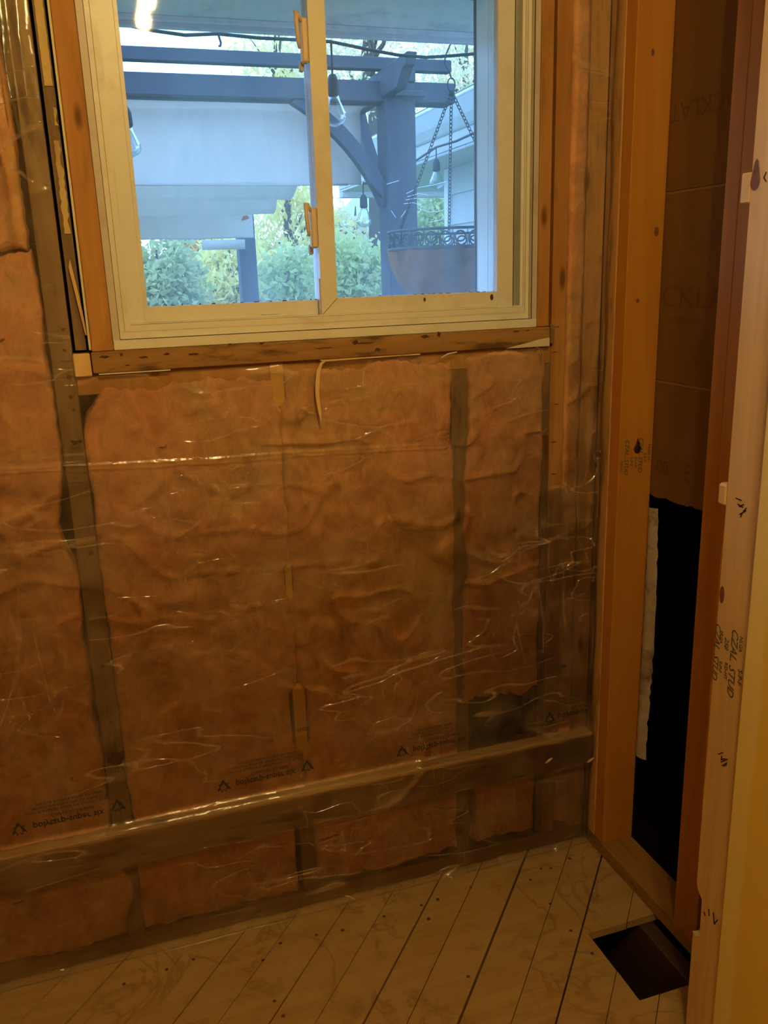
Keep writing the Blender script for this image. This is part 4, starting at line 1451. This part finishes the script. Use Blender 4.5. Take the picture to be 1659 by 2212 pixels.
# trees
def tree(px, py, dist, rx, rz, n, leaf, mat, label, seed, droop=0.0, trunk=True, clusters=26, holes=.0, ry=None, aspect=1.0):
    rg_ = np.random.default_rng(seed)
    c = pq(px, py, dist)
    root = tag(empty('tree', (c.x, c.y, -.4)), label, 'tree', 'trees in the garden')
    ry = ry or rx
    # cluster centres
    cc = rg_.normal(size=(clusters, 3))
    cc /= np.linalg.norm(cc, axis=1)[:, None]
    cc *= rg_.uniform(.35, 1, (clusters, 1)) ** .6
    cc = cc * np.array([rx, ry, rz]) * .86
    k = rg_.integers(0, clusters, n)
    p = cc[k] + rg_.normal(size=(n, 3)) * np.array([rx, ry, rz]) * .17
    p[:, 2] -= droop * np.abs(rg_.normal(size=n)) * rz
    p += np.array([c.x, c.y, c.z])
    d1 = rg_.normal(size=(n, 3))
    d1[:, 2] -= droop * 4
    d1 /= np.linalg.norm(d1, axis=1)[:, None]
    d2 = np.cross(d1, rg_.normal(size=(n, 3)))
    d2 /= np.linalg.norm(d2, axis=1)[:, None]
    s = leaf * rg_.uniform(.6, 1.3, (n, 1))
    A = p - d1 * s * aspect
    B = p + d2 * s * .5
    Cc = p + d1 * s * aspect
    Dd = p - d2 * s * .5
    V = np.stack([A, B, Cc, Dd], 1).reshape(-1, 3)
    me = bpy.data.meshes.new('foliage')
    me.vertices.add(4 * n)
    me.vertices.foreach_set('co', V.ravel())
    me.loops.add(4 * n)
    me.loops.foreach_set('vertex_index', np.arange(4 * n))
    me.polygons.add(n)
    me.polygons.foreach_set('loop_start', np.arange(0, 4 * n, 4))
    me.polygons.foreach_set('loop_total', np.full(n, 4))
    me.update()
    me.validate()
    tag(link('foliage', me, mat, root), kind='stuff')
    if trunk:
        tr_ = tube('trunk', [(c.x, c.y, -.4), (c.x + .05 * rx, c.y, c.z - .6 * rz), (c.x - .04 * rx, c.y, c.z), (c.x, c.y, c.z + .6 * rz)], [.09 * rx + .03, .07 * rx + .02, .045 * rx + .01, .012], MT['bark'], root, 8)
        for j in range(min(12, clusters)):
            e = Vector(cc[j]) + c
            st = Vector((c.x, c.y, c.z + cc[j][2] * .4 - .25 * rz))
            md = (e + st) / 2 + Vector(rg_.normal(size=3) * .08 * rx)
            tube('branch', [st, md, e], [.03 * rx + .006, .018 * rx + .004, .005], MT['bark'], root, 5)
    return root


GL = m_leaf('leaf_green', (.50, .58, .22), (.62, .66, .30))
YL = m_leaf('leaf_yellowgreen', (.95, .82, .30), (.82, .76, .27))
OL = m_leaf('leaf_orange', (.95, .55, .08), (.9, .62, .14))
BL = m_leaf('leaf_bluegreen', (.46, .52, .24), (.60, .60, .28))
PL = m_leaf('leaf_pale', (.90, .76, .45), (.74, .68, .36))
tree(345, 615, 11.5, .62, .70, 4200, .055, BL, 'dark green bushy tree at the left edge of the left pane', 1)
tree(455, 545, 17.5, .75, 1.0, 4200, .06, OL, 'orange-yellow autumn tree seen below the shade fabric', 2, clusters=18)
tree(500, 600, 13.2, .62, .80, 3200, .05, YL, 'drooping yellow-green tree left of the far pergola post', 3, .25, aspect=1.6)
tree(625, 500, 15.2, .95, 1.2, 3400, .055, YL, 'tall thin yellow-green tree right of the far pergola post', 4, .3, aspect=1.6)
tree(640, 620, 11.0, .55, .45, 3000, .05, GL, 'low green shrub behind the meeting stiles of the window', 5)
tree(760, 610, 10.0, .52, .58, 4200, .045, GL, 'bright green shrub at the lower left of the right pane', 6)
tree(770, 500, 18.5, .9, .85, 2000, .055, PL, 'sparse pale tree with sky showing through, left of the pergola post', 7, clusters=16)
tree(940, 470, 14.2, .75, .75, 3600, .05, GL, 'green tree seen under the soffit of the house wing', 8)
tree(800, 130, 12.0, 1.5, 1.1, 3800, .036, PL, 'high half-bare tree above the pergola in the right pane', 9, clusters=40)
tree(600, 150, 17.0, 1.0, 1.3, 2600, .05, YL, 'wispy treetop behind the pergola beams near the window middle', 10, .3, clusters=22, aspect=1.5)
tree(1010, 170, 16.0, 1.1, 1.4, 3000, .05, PL, 'half-bare tree behind the hanging basket chains', 12, clusters=30)
tree(430, 660, 21.0, 2.8, .7, 6000, .08, GL, 'long green hedge across the back of the garden', 11, trunk=True, clusters=40, ry=.6)

# cobwebs strung between the post and the basket
wb = bmesh.new()
for ln in ([(835, 398), (862, 390)], [(878, 418), (905, 405), (935, 400), (965, 392)], [(880, 425), (905, 418), (925, 422)], [(876, 432), (900, 428), (918, 434)], [(872, 440), (895, 438), (912, 446)],
           [(905, 450), (925, 458), (950, 456), (972, 447)], [(928, 480), (950, 476), (968, 462)], [(845, 455), (855, 470)], [(866, 470), (880, 450)]):
    add_tube(wb, [pq(x, y, 3.893) for x, y in ln], .0011, 4)
tag(bm_obj('cobweb', wb, MT['web']), 'dusty white cobweb strands in front of the dark pergola post', 'cobweb')
